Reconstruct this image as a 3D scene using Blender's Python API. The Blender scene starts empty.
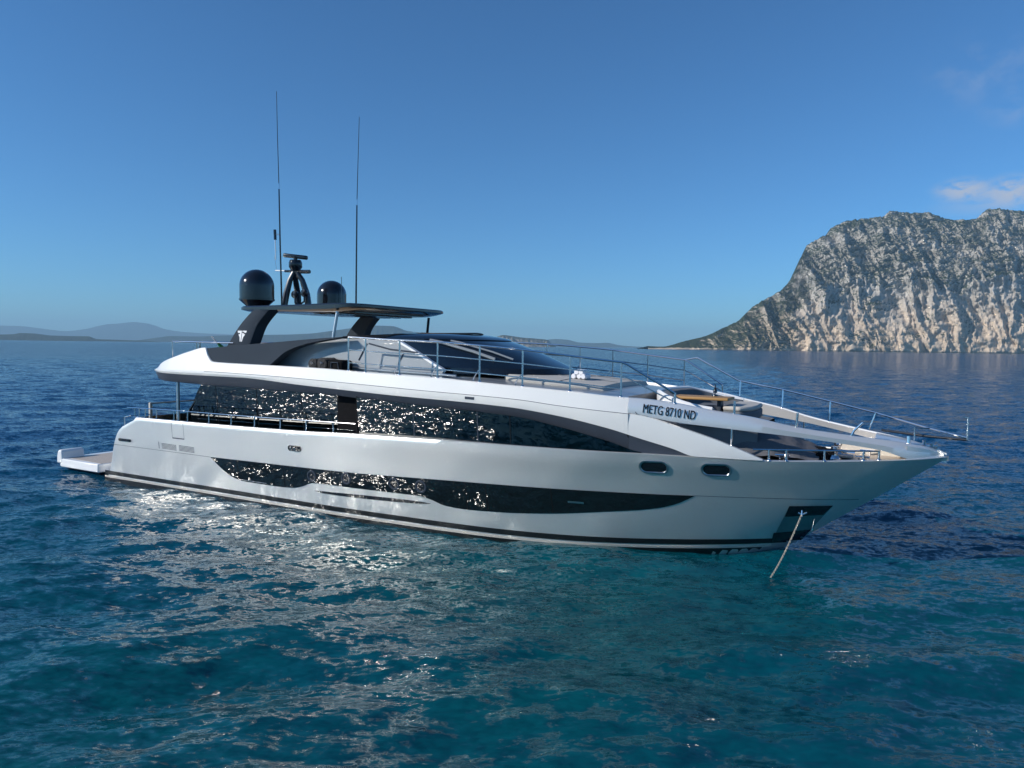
import bpy, math, random
import numpy as np
from mathutils import Vector, Matrix
R = math.radians
random.seed(4)
SC = bpy.context.scene
COL = SC.collection

# ------------------------------------------------------------------ camera
H = 5.2
F = 710.0
PITCH = math.atan((384 - 346) / F)
ROLL = R(.73)
cd = bpy.data.cameras.new('camera')
cam = bpy.data.objects.new('camera', cd); COL.objects.link(cam)
cd.sensor_width = 36; cd.sensor_fit = 'HORIZONTAL'
cd.lens = F / 1024 * 36
cd.clip_start = .5; cd.clip_end = 120000
cam.matrix_world = Matrix.Translation((0, 0, H)) @ Matrix.Rotation(R(90) - PITCH, 4, 'X') @ Matrix.Rotation(ROLL, 4, 'Z')
SC.camera = cam

# ------------------------------------------------------------------ sky, sun, exposure
SUN_EL = R(27)
SUN_AZ = math.atan2(-0.956, -0.292)               # measured clockwise from +Y
sun_dir = Vector((math.sin(SUN_AZ) * math.cos(SUN_EL), math.cos(SUN_AZ) * math.cos(SUN_EL), math.sin(SUN_EL)))
world = bpy.data.worlds.new('World'); SC.world = world; world.use_nodes = True
nt = world.node_tree; nt.nodes.clear()
def nd(t, kind, **kw):
    n = t.nodes.new(kind)
    for k, v in kw.items(): setattr(n, k, v)
    return n
wo = nd(nt, 'ShaderNodeOutputWorld'); bg = nd(nt, 'ShaderNodeBackground'); bg.inputs[1].default_value = .116
sky = nd(nt, 'ShaderNodeTexSky', sky_type='NISHITA', sun_disc=False, sun_elevation=SUN_EL, sun_rotation=SUN_AZ,
         altitude=0, air_density=.85, dust_density=.25, ozone_density=6.0)
# a few thin clouds low over the island and a faint wisp higher up
tc = nd(nt, 'ShaderNodeTexCoord')
def cloud_mask(direction, radius, soft, sc, thr, zs):
    d = Vector(direction).normalized()
    mp = nd(nt, 'ShaderNodeMapping', vector_type='POINT'); mp.inputs[1].default_value = (-d.x, -d.y, -d.z * zs); mp.inputs[3].default_value = (1, 1, zs)
    nt.links.new(tc.outputs['Generated'], mp.inputs[0])
    ln = nd(nt, 'ShaderNodeVectorMath', operation='LENGTH'); nt.links.new(mp.outputs[0], ln.inputs[0])
    mr = nd(nt, 'ShaderNodeMapRange', interpolation_type='SMOOTHSTEP'); nt.links.new(ln.outputs['Value'], mr.inputs[0])
    mr.inputs[1].default_value = radius; mr.inputs[2].default_value = radius * soft; mr.inputs[3].default_value = 0; mr.inputs[4].default_value = 1
    no = nd(nt, 'ShaderNodeTexNoise'); no.inputs['Scale'].default_value = sc; no.inputs['Detail'].default_value = 6; no.inputs['Roughness'].default_value = .55
    nt.links.new(mp.outputs[0], no.inputs['Vector'])
    m2 = nd(nt, 'ShaderNodeMapRange', interpolation_type='SMOOTHSTEP'); nt.links.new(no.outputs[0], m2.inputs[0])
    m2.inputs[1].default_value = thr; m2.inputs[2].default_value = thr + .3
    mu = nd(nt, 'ShaderNodeMath', operation='MULTIPLY'); nt.links.new(mr.outputs[0], mu.inputs[0]); nt.links.new(m2.outputs[0], mu.inputs[1])
    return mu.outputs[0]
def pix_dir(px, py):
    v = Vector((px - 512, -(py - 384), -F)).normalized()
    return (cam.matrix_world.to_3x3() @ v)
ms = [(cloud_mask(pix_dir(963, 190), .040, .1, 60, .3, 2.2), .75), (cloud_mask(pix_dir(1012, 191), .045, .1, 55, .3, 1.9), .75), (cloud_mask(pix_dir(985, 204), .07, .1, 18, .3, 4.), .25), (cloud_mask(pix_dir(985, 70), .075, .1, 26, .42, 1.5), .16), (cloud_mask(pix_dir(1020, 108), .05, .1, 26, .4, 2), .16)]
tn = nd(nt, 'ShaderNodeVectorMath', operation='MULTIPLY'); tn.inputs[1].default_value = (.60, .98, 1.14); nt.links.new(sky.outputs[0], tn.inputs[0]); last = tn.outputs[0]
for out, amt in ms:
    mm = nd(nt, 'ShaderNodeMath', operation='MULTIPLY'); nt.links.new(out, mm.inputs[0]); mm.inputs[1].default_value = amt
    mx = nd(nt, 'ShaderNodeMix', data_type='RGBA'); nt.links.new(mm.outputs[0], mx.inputs[0]); nt.links.new(last, mx.inputs[6])
    mx.inputs[7].default_value = (4.6, 4.7, 5.2, 1); last = mx.outputs[2]
nt.links.new(last, bg.inputs[0]); nt.links.new(bg.outputs[0], wo.inputs[0])
sl = bpy.data.lights.new('sun', 'SUN'); so = bpy.data.objects.new('sun', sl); COL.objects.link(so)
sl.energy = 4.6; sl.angle = R(.53); sl.color = (1, .945, .87)
so.rotation_euler = sun_dir.to_track_quat('Z', 'Y').to_euler()
SC.view_settings.view_transform = 'Standard'; SC.view_settings.look = 'None'
SC.view_settings.gamma = 1; SC.view_settings.exposure = 0.0
SC.render.engine = 'CYCLES'
SC.cycles.max_bounces = 8; SC.cycles.transparent_max_bounces = 8
SC.cycles.sample_clamp_indirect = 60
SC.cycles.use_denoising = True
SC.cycles.volume_bounces = 0
SC.cycles.blur_glossy = 0.0

# ------------------------------------------------------------------ materials
def mat(name, col, rough=.4, metal=0., coat=0., bump=None, var=None, spec=.5, ior=1.45, coatr=.05):
    m = bpy.data.materials.new(name); m.use_nodes = True
    t = m.node_tree; b = t.nodes['Principled BSDF']
    b.inputs['Base Color'].default_value = (*col, 1); b.inputs['Roughness'].default_value = rough
    b.inputs['Metallic'].default_value = metal; b.inputs['Coat Weight'].default_value = coat
    b.inputs['Coat Roughness'].default_value = coatr
    b.inputs['Specular IOR Level'].default_value = spec; b.inputs['IOR'].default_value = ior
    co = nd(t, 'ShaderNodeTexCoord')
    if var:                                           # (scale, amount): soft uneven tone
        no = nd(t, 'ShaderNodeTexNoise'); no.inputs['Scale'].default_value = var[0]; no.inputs['Detail'].default_value = 5
        t.links.new(co.outputs['Object'], no.inputs['Vector'])
        mx = nd(t, 'ShaderNodeMix', data_type='RGBA')
        mx.inputs[6].default_value = (*[c * (1 - var[1]) for c in col], 1); mx.inputs[7].default_value = (*[min(1, c * (1 + var[1])) for c in col], 1)
        t.links.new(no.outputs[0], mx.inputs[0]); t.links.new(mx.outputs[2], b.inputs['Base Color'])
    if bump:                                          # (scale, distance)
        n2 = nd(t, 'ShaderNodeTexNoise'); n2.inputs['Scale'].default_value = bump[0]; n2.inputs['Detail'].default_value = 4
        t.links.new(co.outputs['Object'], n2.inputs['Vector'])
        bp = nd(t, 'ShaderNodeBump'); bp.inputs['Strength'].default_value = 1; bp.inputs['Distance'].default_value = bump[1]
        t.links.new(n2.outputs[0], bp.inputs['Height']); t.links.new(bp.outputs[0], b.inputs['Normal'])
    return m
M = {}
M['white'] = mat('white_gelcoat', (.79, .775, .735), .3, coat=.8, var=(.5, .02), bump=(.9, .0022), coatr=.06)
M['hull_paint'] = mat('pearl_silver_paint', (.79, .78, .745), .4, metal=.74, coat=.35, var=(.5, .02), bump=(.9, .0022), coatr=.05)
M['beam_paint'] = mat('pearl_white_paint', (.8, .79, .77), .34, metal=.5, coat=.5, coatr=.06)
M['white2'] = mat('white_paint', (.8, .8, .79), .35, coat=.4, var=(.8, .02))
M['grey_band'] = mat('dark_grey_paint', (.05, .06, .078), .4, spec=.2, var=(1., .08))
M['coaming'] = mat('graphite_paint', (.045, .056, .07), .5, spec=.0, var=(1., .1))
M['wall'] = mat('light_grey_paint', (.3, .315, .32), .25, coat=.6, var=(.7, .06))
M['black'] = mat('black_gloss', (.008, .009, .012), .14, coat=.6)
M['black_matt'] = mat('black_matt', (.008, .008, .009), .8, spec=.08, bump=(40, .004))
M['rubber'] = mat('black_stripe', (.01, .012, .013), .35)
M['cream'] = mat('cream_paint', (.5, .46, .4), .45, var=(3, .06))
M['steel'] = mat('polished_steel', (.7, .69, .7), .1, metal=1)
M['steel_matt'] = mat('brushed_steel', (.55, .56, .58), .3, metal=1)
M['dome_glass'] = mat('windshield_glass', (.006, .012, .022), .045, spec=.7, ior=1.5)
M['hull_glass'] = mat('hull_glass', (.006, .008, .009), .03, spec=.7, ior=1.5, bump=(1.3, .0012))
M['deck_grey'] = mat('grey_deck_paint', (.23, .25, .27), .3, coat=.3, var=(2, .08))
M['pad'] = mat('pale_cushion_fabric', (.46, .44, .4), .9, bump=(60, .004), var=(3, .06))
M['cushion'] = mat('grey_cushion_fabric', (.13, .14, .155), .9, bump=(50, .004), var=(4, .1))
M['cover'] = mat('grey_canvas', (.12, .118, .125), .85, bump=(5, .03), var=(3, .14))
M['towel'] = mat('white_towelling', (.8, .8, .82), .95, bump=(120, .006))
M['wicker'] = mat('tan_wicker', (.3, .23, .15), .8, bump=(90, .008), var=(30, .3))
M['ink'] = mat('black_lettering', (.014, .014, .02), .4)
M['decal'] = mat('white_emblem', (.8, .8, .8), .35)
M['coaming_gloss'] = mat('graphite_gloss', (.016, .02, .027), .16, coat=.6)
M['trunk'] = mat('slate_grey_paint', (.11, .12, .135), .45, coat=.2, var=(2, .1))
M['steel_dark'] = mat('worn_steel_plate', (.36, .4, .4), .3, metal=.9, var=(3, .2))
M['rim'] = mat('dark_brown_trim', (.07, .05, .04), .5)
M['chain'] = mat('galvanised_chain', (.42, .37, .3), .6, metal=.3, var=(9, .25))
M['green'] = mat('green_cloth', (.02, .2, .06), .9)
M['lamp_white'] = mat('white_plastic', (.75, .75, .75), .4)
def wood_mat(name, a, b_, sc, axis, seam):
    m = bpy.data.materials.new(name); m.use_nodes = True; t = m.node_tree; b = t.nodes['Principled BSDF']; b.inputs['Roughness'].default_value = .55
    co = nd(t, 'ShaderNodeTexCoord'); mp = nd(t, 'ShaderNodeMapping'); t.links.new(co.outputs['Object'], mp.inputs[0])
    mp.inputs[3].default_value = (1.2, 14, 14) if axis == 'x' else (14, 1.2, 14)
    no = nd(t, 'ShaderNodeTexNoise'); no.inputs['Scale'].default_value = sc; no.inputs['Detail'].default_value = 5; t.links.new(mp.outputs[0], no.inputs[0])
    mx = nd(t, 'ShaderNodeMix', data_type='RGBA'); mx.inputs[6].default_value = (*a, 1); mx.inputs[7].default_value = (*b_, 1); t.links.new(no.outputs[0], mx.inputs[0])
    wv = nd(t, 'ShaderNodeTexWave', wave_type='BANDS', bands_direction='Y', wave_profile='SAW'); wv.inputs['Scale'].default_value = seam; t.links.new(co.outputs['Object'], wv.inputs[0])
    gt = nd(t, 'ShaderNodeMath', operation='GREATER_THAN'); gt.inputs[1].default_value = .93; t.links.new(wv.outputs[1], gt.inputs[0])
    m2 = nd(t, 'ShaderNodeMix', data_type='RGBA'); t.links.new(gt.outputs[0], m2.inputs[0]); t.links.new(mx.outputs[2], m2.inputs[6]); m2.inputs[7].default_value = (.08, .065, .05, 1)
    t.links.new(m2.outputs[2], b.inputs['Base Color']); return m
M['teak'] = wood_mat('teak_deck', (.4, .29, .18), (.52, .4, .27), 3, 'x', 3.2)
M['teak_pale'] = wood_mat('weathered_teak', (.46, .38, .3), (.58, .5, .42), 3, 'x', 3.2)
M['table_wood'] = wood_mat('varnished_wood', (.36, .19, .06), (.46, .26, .09), 3, 'x', 3.0)
def glass_mat(name, tint, rough=.015, bumpd=.0008, ior=2.1):
    m = bpy.data.materials.new(name); m.use_nodes = True; t = m.node_tree; t.nodes.clear()
    o = nd(t, 'ShaderNodeOutputMaterial'); g = nd(t, 'ShaderNodeBsdfGlossy'); g.inputs['Roughness'].default_value = rough
    tr = nd(t, 'ShaderNodeBsdfTransparent'); tr.inputs[0].default_value = (*tint, 1)
    fr = nd(t, 'ShaderNodeFresnel'); fr.inputs[0].default_value = ior
    co = nd(t, 'ShaderNodeTexCoord'); no = nd(t, 'ShaderNodeTexNoise'); no.inputs['Scale'].default_value = .8; t.links.new(co.outputs['Object'], no.inputs[0])
    bp = nd(t, 'ShaderNodeBump'); bp.inputs['Strength'].default_value = 1; bp.inputs['Distance'].default_value = bumpd; t.links.new(no.outputs[0], bp.inputs['Height'])
    t.links.new(bp.outputs[0], g.inputs['Normal'])
    mx = nd(t, 'ShaderNodeMixShader'); t.links.new(fr.outputs[0], mx.inputs[0]); t.links.new(tr.outputs[0], mx.inputs[1]); t.links.new(g.outputs[0], mx.inputs[2])
    t.links.new(mx.outputs[0], o.inputs[0]); return m
M['saloon_glass'] = glass_mat('tinted_glass', (.11, .13, .14))
M['rail_glass'] = glass_mat('clear_glass', (.88, .92, .93), ior=1.35)

# ------------------------------------------------------------------ mesh helpers
class MB:
    def __init__(s): s.v = []; s.f = []
    def add(s, vs, fs):
        o = len(s.v); s.v += [tuple(map(float, v)) for v in vs]; s.f += [tuple(i + o for i in f) for f in fs]; return s
    def grid(s, P, flip=False, closed=False):
        n, m = len(P), len(P[0]); vs = [p for r in P for p in r]; fs = []
        for i in range(n - 1):
            for j in range(m - (0 if closed else 1)):
                k = (j + 1) % m
                q = (i * m + j, i * m + k, (i + 1) * m + k, (i + 1) * m + j)
                fs.append(q[::-1] if flip else q)
        return s.add(vs, fs)
    def box(s, c, d, rz=0, ry=0, bev=.0):
        mt = Matrix.Translation(c) @ Matrix.Rotation(rz, 4, 'Z') @ Matrix.Rotation(ry, 4, 'Y')
        x, y, z = [k / 2 for k in d]
        if bev <= 0:
            vs = [mt @ Vector((a * x, b * y, c_ * z)) for a in (-1, 1) for b in (-1, 1) for c_ in (-1, 1)]
            return s.add(vs, [(0, 1, 3, 2), (4, 6, 7, 5), (0, 4, 5, 1), (2, 3, 7, 6), (0, 2, 6, 4), (1, 5, 7, 3)])
        import bmesh
        bm = bmesh.new(); bmesh.ops.create_cube(bm, size=1)
        for v in bm.verts: v.co = Vector((v.co.x * d[0], v.co.y * d[1], v.co.z * d[2]))
        bmesh.ops.bevel(bm, geom=list(bm.edges), offset=min(bev, min(d) * .45), segments=3, profile=.5, affect='EDGES')
        bm.verts.index_update()
        s.add([mt @ v.co for v in bm.verts], [[v.index for v in f.verts] for f in bm.faces]); bm.free(); return s
    def tube(s, pts, r, seg=8, caps=True):
        pts = [Vector(p) for p in pts]; n = len(pts); rr = r if isinstance(r, (list, tuple)) else [r] * n
        up = Vector((0, 0, 1)); rows = []; prev = None
        for i, p in enumerate(pts):
            t = (pts[min(i + 1, n - 1)] - pts[max(i - 1, 0)]).normalized()
            a = prev if prev is not None else (up if abs(t.z) < .9 else Vector((1, 0, 0)))
            a = (a - t * a.dot(t)).normalized(); b = t.cross(a); prev = a
            rows.append([p + (a * math.cos(2 * math.pi * k / seg) + b * math.sin(2 * math.pi * k / seg)) * rr[i] for k in range(seg)])
        o = len(s.v); s.grid(rows, closed=True, flip=True)
        if caps: s.f.append(tuple(o + k for k in range(seg))); s.f.append(tuple(o + (n - 1) * seg + k for k in range(seg))[::-1])
        return s
    def lathe(s, prof, c, seg=32, axis='z'):
        rows = []
        for r, h in prof:
            row = []
            for k in range(seg):
                a = 2 * math.pi * k / seg; q = (r * math.cos(a), r * math.sin(a), h)
                if axis == 'y': q = (q[0], q[2], q[1])
                if axis == 'x': q = (q[2], q[0], q[1])
                row.append((c[0] + q[0], c[1] + q[1], c[2] + q[2]))
            rows.append(row)
        return s.grid(rows, closed=True, flip=(axis == 'y'))
    def prism(s, poly, fn0, fn1):                     # polygon swept between two mapping functions
        n = len(poly); a = [fn0(*p) for p in poly]; b = [fn1(*p) for p in poly]
        return s.add(a + b, [tuple(range(n)), tuple(range(2 * n - 1, n - 1, -1))] + [(i, i + n, (i + 1) % n + n, (i + 1) % n) for i in range(n)])
    def build(s, name, m, parent=None, sharp=35, bevel=0, fixn=True):
        me = bpy.data.meshes.new(name); me.from_pydata(s.v, [], s.f); me.update()
        if fixn:
            import bmesh
            bm = bmesh.new(); bm.from_mesh(me); bmesh.ops.remove_doubles(bm, verts=bm.verts, dist=1e-5)
            bmesh.ops.recalc_face_normals(bm, faces=bm.faces); bm.to_mesh(me); bm.free()
        me.polygons.foreach_set('use_smooth', [True] * len(me.polygons)); me.set_sharp_from_angle(angle=R(sharp))
        me.materials.append(M[m] if isinstance(m, str) else m)
        o = bpy.data.objects.new(name, me); COL.objects.link(o)
        if parent: o.parent = parent
        if bevel:
            bv = o.modifiers.new('bevel', 'BEVEL'); bv.width = bevel; bv.segments = 2; bv.limit_method = 'ANGLE'; bv.angle_limit = R(40)
        return o
def pchip(xs, ys):
    xs = np.array(xs, float); ys = np.array(ys, float); h = np.diff(xs); d = np.diff(ys) / h; m = np.zeros_like(xs)
    for i in range(1, len(xs) - 1):
        if d[i - 1] * d[i] > 0:
            w1 = 2 * h[i] + h[i - 1]; w2 = h[i] + 2 * h[i - 1]; m[i] = (w1 + w2) / (w1 / d[i - 1] + w2 / d[i])
    m[0] = d[0]; m[-1] = d[-1]
    def f(x):
        x = min(max(x, xs[0]), xs[-1]); i = min(int(np.searchsorted(xs, x, 'right')) - 1, len(xs) - 2); i = max(i, 0)
        t = (x - xs[i]) / h[i]; t2 = t * t; t3 = t2 * t
        return float((2 * t3 - 3 * t2 + 1) * ys[i] + (t3 - 2 * t2 + t) * h[i] * m[i] + (-2 * t3 + 3 * t2) * ys[i + 1] + (t3 - t2) * h[i] * m[i + 1])
    return f
def curve(pts): return pchip([p[0] for p in pts], [p[1] for p in pts])
def lin(a, b, n): return [a + (b - a) * i / (n - 1) for i in range(n)]
def tag(o, label=None, cat=None, group=None, kind=None):
    for k, v in (('label', label), ('category', cat), ('group', group), ('kind', kind)):
        if v: o[k] = v
    return o
def empty(name, loc, rz=0):
    o = bpy.data.objects.new(name, None); COL.objects.link(o); o.location = loc; o.rotation_euler = (0, 0, rz); o.empty_display_size = .3
    return o

# ------------------------------------------------------------------ noise for terrain
rng = np.random.default_rng(11)
PERM = rng.permutation(512); PERM = np.concatenate([PERM, PERM, PERM])
GR = rng.normal(size=(512, 2)); GR /= np.linalg.norm(GR, axis=1)[:, None]
def perlin(x, y):
    xi = np.floor(x).astype(int); yi = np.floor(y).astype(int); xf = x - xi; yf = y - yi
    u = xf ** 3 * (xf * (xf * 6 - 15) + 10); v = yf ** 3 * (yf * (yf * 6 - 15) + 10)
    def g(ax, ay, dx, dy):
        k = PERM[(PERM[(xi + ax) % 512] + yi + ay) % 512]; return GR[k, 0] * dx + GR[k, 1] * dy
    a = g(0, 0, xf, yf); b = g(1, 0, xf - 1, yf); c = g(0, 1, xf, yf - 1); d = g(1, 1, xf - 1, yf - 1)
    return (a + (b - a) * u) + ((c + (d - c) * u) - (a + (b - a) * u)) * v
def fbm(x, y, o=5, ridged=False, gain=.5):
    s = 0; a = 1.; t = 0
    for i in range(o):
        n = perlin(x + 17.3 * i, y - 9.1 * i)
        if ridged: n = 1 - 2 * np.abs(n) * 1.6
        s = s + a * n; t += a; a *= gain; x = x * 2.03; y = y * 2.03
    return s / t
def np_mesh(name, V, Fq, m, smooth=True):
    me = bpy.data.meshes.new(name); nv = len(V); nf = len(Fq)
    me.vertices.add(nv); me.vertices.foreach_set('co', np.ascontiguousarray(V, np.float32).ravel())
    me.loops.add(nf * 4); me.loops.foreach_set('vertex_index', np.ascontiguousarray(Fq, np.int32).ravel())
    me.polygons.add(nf); me.polygons.foreach_set('loop_start', np.arange(0, nf * 4, 4, dtype=np.int32)); me.polygons.foreach_set('loop_total', np.full(nf, 4, np.int32))
    me.polygons.foreach_set('use_smooth', np.full(nf, smooth)); me.update(calc_edges=True); me.validate()
    me.materials.append(m); o = bpy.data.objects.new(name, me); COL.objects.link(o); return o
def grid_faces(n, m, off=0):
    i, j = np.meshgrid(np.arange(n - 1), np.arange(m - 1), indexing='ij'); a = (i * m + j).ravel() + off
    return np.stack([a, a + 1, a + m + 1, a + m], 1)

# ------------------------------------------------------------------ sea
def sea_material():
    m = bpy.data.materials.new('sea_water'); m.use_nodes = True; t = m.node_tree; b = t.nodes['Principled BSDF']
    b.inputs['Roughness'].default_value = .1; b.inputs['IOR'].default_value = 1.333
    co = nd(t, 'ShaderNodeTexCoord')
    # sandy and deeper patches of the sea bed
    mp = nd(t, 'ShaderNodeMapping'); t.links.new(co.outputs['Object'], mp.inputs[0]); mp.inputs[3].default_value = (1, .7, 1)
    n1 = nd(t, 'ShaderNodeTexNoise'); n1.inputs['Scale'].default_value = .06; n1.inputs['Detail'].default_value = 3; n1.inputs['Distortion'].default_value = .6; t.links.new(mp.outputs[0], n1.inputs[0])
    r1 = nd(t, 'ShaderNodeMapRange', interpolation_type='SMOOTHSTEP'); r1.inputs[1].default_value = .36; r1.inputs[2].default_value = .66; t.links.new(n1.outputs[0], r1.inputs[0])
    # shallow sand near, deep water far
    sp = nd(t, 'ShaderNodeSeparateXYZ'); t.links.new(co.outputs['Object'], sp.inputs[0])
    ln = nd(t, 'ShaderNodeVectorMath', operation='DISTANCE'); t.links.new(co.outputs['Object'], ln.inputs[0]); ln.inputs[1].default_value = (1, 2, 0)
    r2 = nd(t, 'ShaderNodeMapRange', interpolation_type='SMOOTHSTEP'); r2.inputs[1].default_value = 6; r2.inputs[2].default_value = 46; r2.inputs[3].default_value = 1; r2.inputs[4].default_value = 0; t.links.new(ln.outputs['Value'], r2.inputs[0])
    mu = nd(t, 'ShaderNodeMath', operation='MULTIPLY_ADD'); t.links.new(r1.outputs[0], mu.inputs[0]); mu.inputs[1].default_value = .4; mu.inputs[2].default_value = .6
    m3 = nd(t, 'ShaderNodeMath', operation='MULTIPLY'); t.links.new(mu.outputs[0], m3.inputs[0]); t.links.new(r2.outputs[0], m3.inputs[1])
    mx = nd(t, 'ShaderNodeMix', data_type='RGBA'); mx.inputs[6].default_value = (.0006, .038, .1, 1); mx.inputs[7].default_value = (.0008, .076, .078, 1); t.links.new(m3.outputs[0], mx.inputs[0])
    t.links.new(mx.outputs[2], b.inputs['Base Color'])
    # ripples too fine for the mesh: slopes taken straight from noise so that they keep their strength far away
    ge = nd(t, 'ShaderNodeNewGeometry'); acc = ge.outputs['Normal']
    # open water outside the anchorage is rougher than the sheltered patch
    open_ = nd(t, 'ShaderNodeMapRange', interpolation_type='SMOOTHSTEP'); open_.inputs[1].default_value = 50; open_.inputs[2].default_value = 350; open_.inputs[3].default_value = 1; open_.inputs[4].default_value = 3.0; t.links.new(ln.outputs['Value'], open_.inputs[0])
    for sc, det, sx, sy, k, ds in ((.9, 2, .7, 1.2, .26, .3), (2.6, 3, .65, 1.25, 1.0, .3), (8.0, 4, .7, 1.2, 1.0, .2)):
        p = nd(t, 'ShaderNodeMapping'); t.links.new(co.outputs['Object'], p.inputs[0]); p.inputs[3].default_value = (sx, sy, 1); p.inputs[2].default_value = (0, 0, R(9))
        n = nd(t, 'ShaderNodeTexNoise'); n.inputs['Scale'].default_value = sc; n.inputs['Detail'].default_value = det; n.inputs['Roughness'].default_value = .55; n.inputs['Distortion'].default_value = ds
        t.links.new(p.outputs[0], n.inputs['Vector'])
        sb0 = nd(t, 'ShaderNodeVectorMath', operation='SUBTRACT'); t.links.new(n.outputs['Color'], sb0.inputs[0]); sb0.inputs[1].default_value = (.5, .5, .5)
        sb = nd(t, 'ShaderNodeVectorMath', operation='SCALE'); t.links.new(sb0.outputs[0], sb.inputs[0]); t.links.new(open_.outputs[0], sb.inputs['Scale'])
        ml = nd(t, 'ShaderNodeVectorMath', operation='MULTIPLY_ADD'); t.links.new(sb.outputs[0], ml.inputs[0]); ml.inputs[1].default_value = (k * .8, k * 1.1, 0); t.links.new(acc, ml.inputs[2]); acc = ml.outputs[0]
    nm = nd(t, 'ShaderNodeVectorMath', operation='NORMALIZE'); t.links.new(acc, nm.inputs[0]); t.links.new(nm.outputs[0], b.inputs['Normal'])
    return m
def build_sea():
    wv = []
    r = np.random.default_rng(5)
    for i in range(110):
        L = .55 * (6.5 / .55) ** (i / 109)
        th = R(100) + r.normal() * .55                # mean travel direction
        amp = .0036 * L * min(1, (2.2 / L)) ** .5
        wv.append((2 * math.pi / L, th, amp, r.uniform(0, 6.283), L))
    def height(x, y, sp, fade):
        z = np.zeros_like(x)
        for k, th, a, ph, L in wv:
            z += a * np.clip((L / sp - 2.5) / 2.5, 0, 1) * np.sin(k * (x * math.cos(th) + y * math.sin(th)) + ph)
        return z * fade
    d = np.geomspace(5.5, 420, 820); A = np.linspace(R(-43), R(43), 800)
    D, AA = np.meshgrid(d, A, indexing='ij'); x = D * np.sin(AA); y = D * np.cos(AA)
    sp = np.maximum(np.gradient(d)[:, None], D * (A[1] - A[0]))
    fade = np.clip((R(43) - np.abs(AA)) / R(3), 0, 1) * np.clip((420 - D) / 120, 0, 1) * np.clip((D - 5.5) / 1.0, 0, 1)
    z = height(x, y, sp, fade)
    V = [np.stack([x, y, z], -1).reshape(-1, 3)]; Fs = [grid_faces(820, 800)[:, ::-1]]; off = len(V[0])
    d2 = np.geomspace(420, 26000, 40); D, AA = np.meshgrid(d2, np.linspace(R(-43), R(43), 60), indexing='ij')
    V.append(np.stack([D * np.sin(AA), D * np.cos(AA), 0 * D], -1).reshape(-1, 3)); Fs.append(grid_faces(40, 60, off)[:, ::-1]); off += len(V[-1])
    d3 = np.concatenate([[0.01], np.geomspace(5.5, 24000, 60)]); D, AA = np.meshgrid(d3, np.linspace(R(43), R(317), 120), indexing='ij')
    V.append(np.stack([D * np.sin(AA), D * np.cos(AA), 0 * D], -1).reshape(-1, 3)); Fs.append(grid_faces(61, 120, off)[:, ::-1]); off += len(V[-1])
    D, AA = np.meshgrid(np.array([.01, 5.5]), np.linspace(R(-43), R(43), 60), indexing='ij')
    V.append(np.stack([D * np.sin(AA), D * np.cos(AA), 0 * D], -1).reshape(-1, 3)); Fs.append(grid_faces(2, 60, off)[:, ::-1])
    o = np_mesh('sea_water', np.concatenate(V), np.concatenate(Fs), sea_material())
    tag(o, kind='structure')
build_sea()

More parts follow.
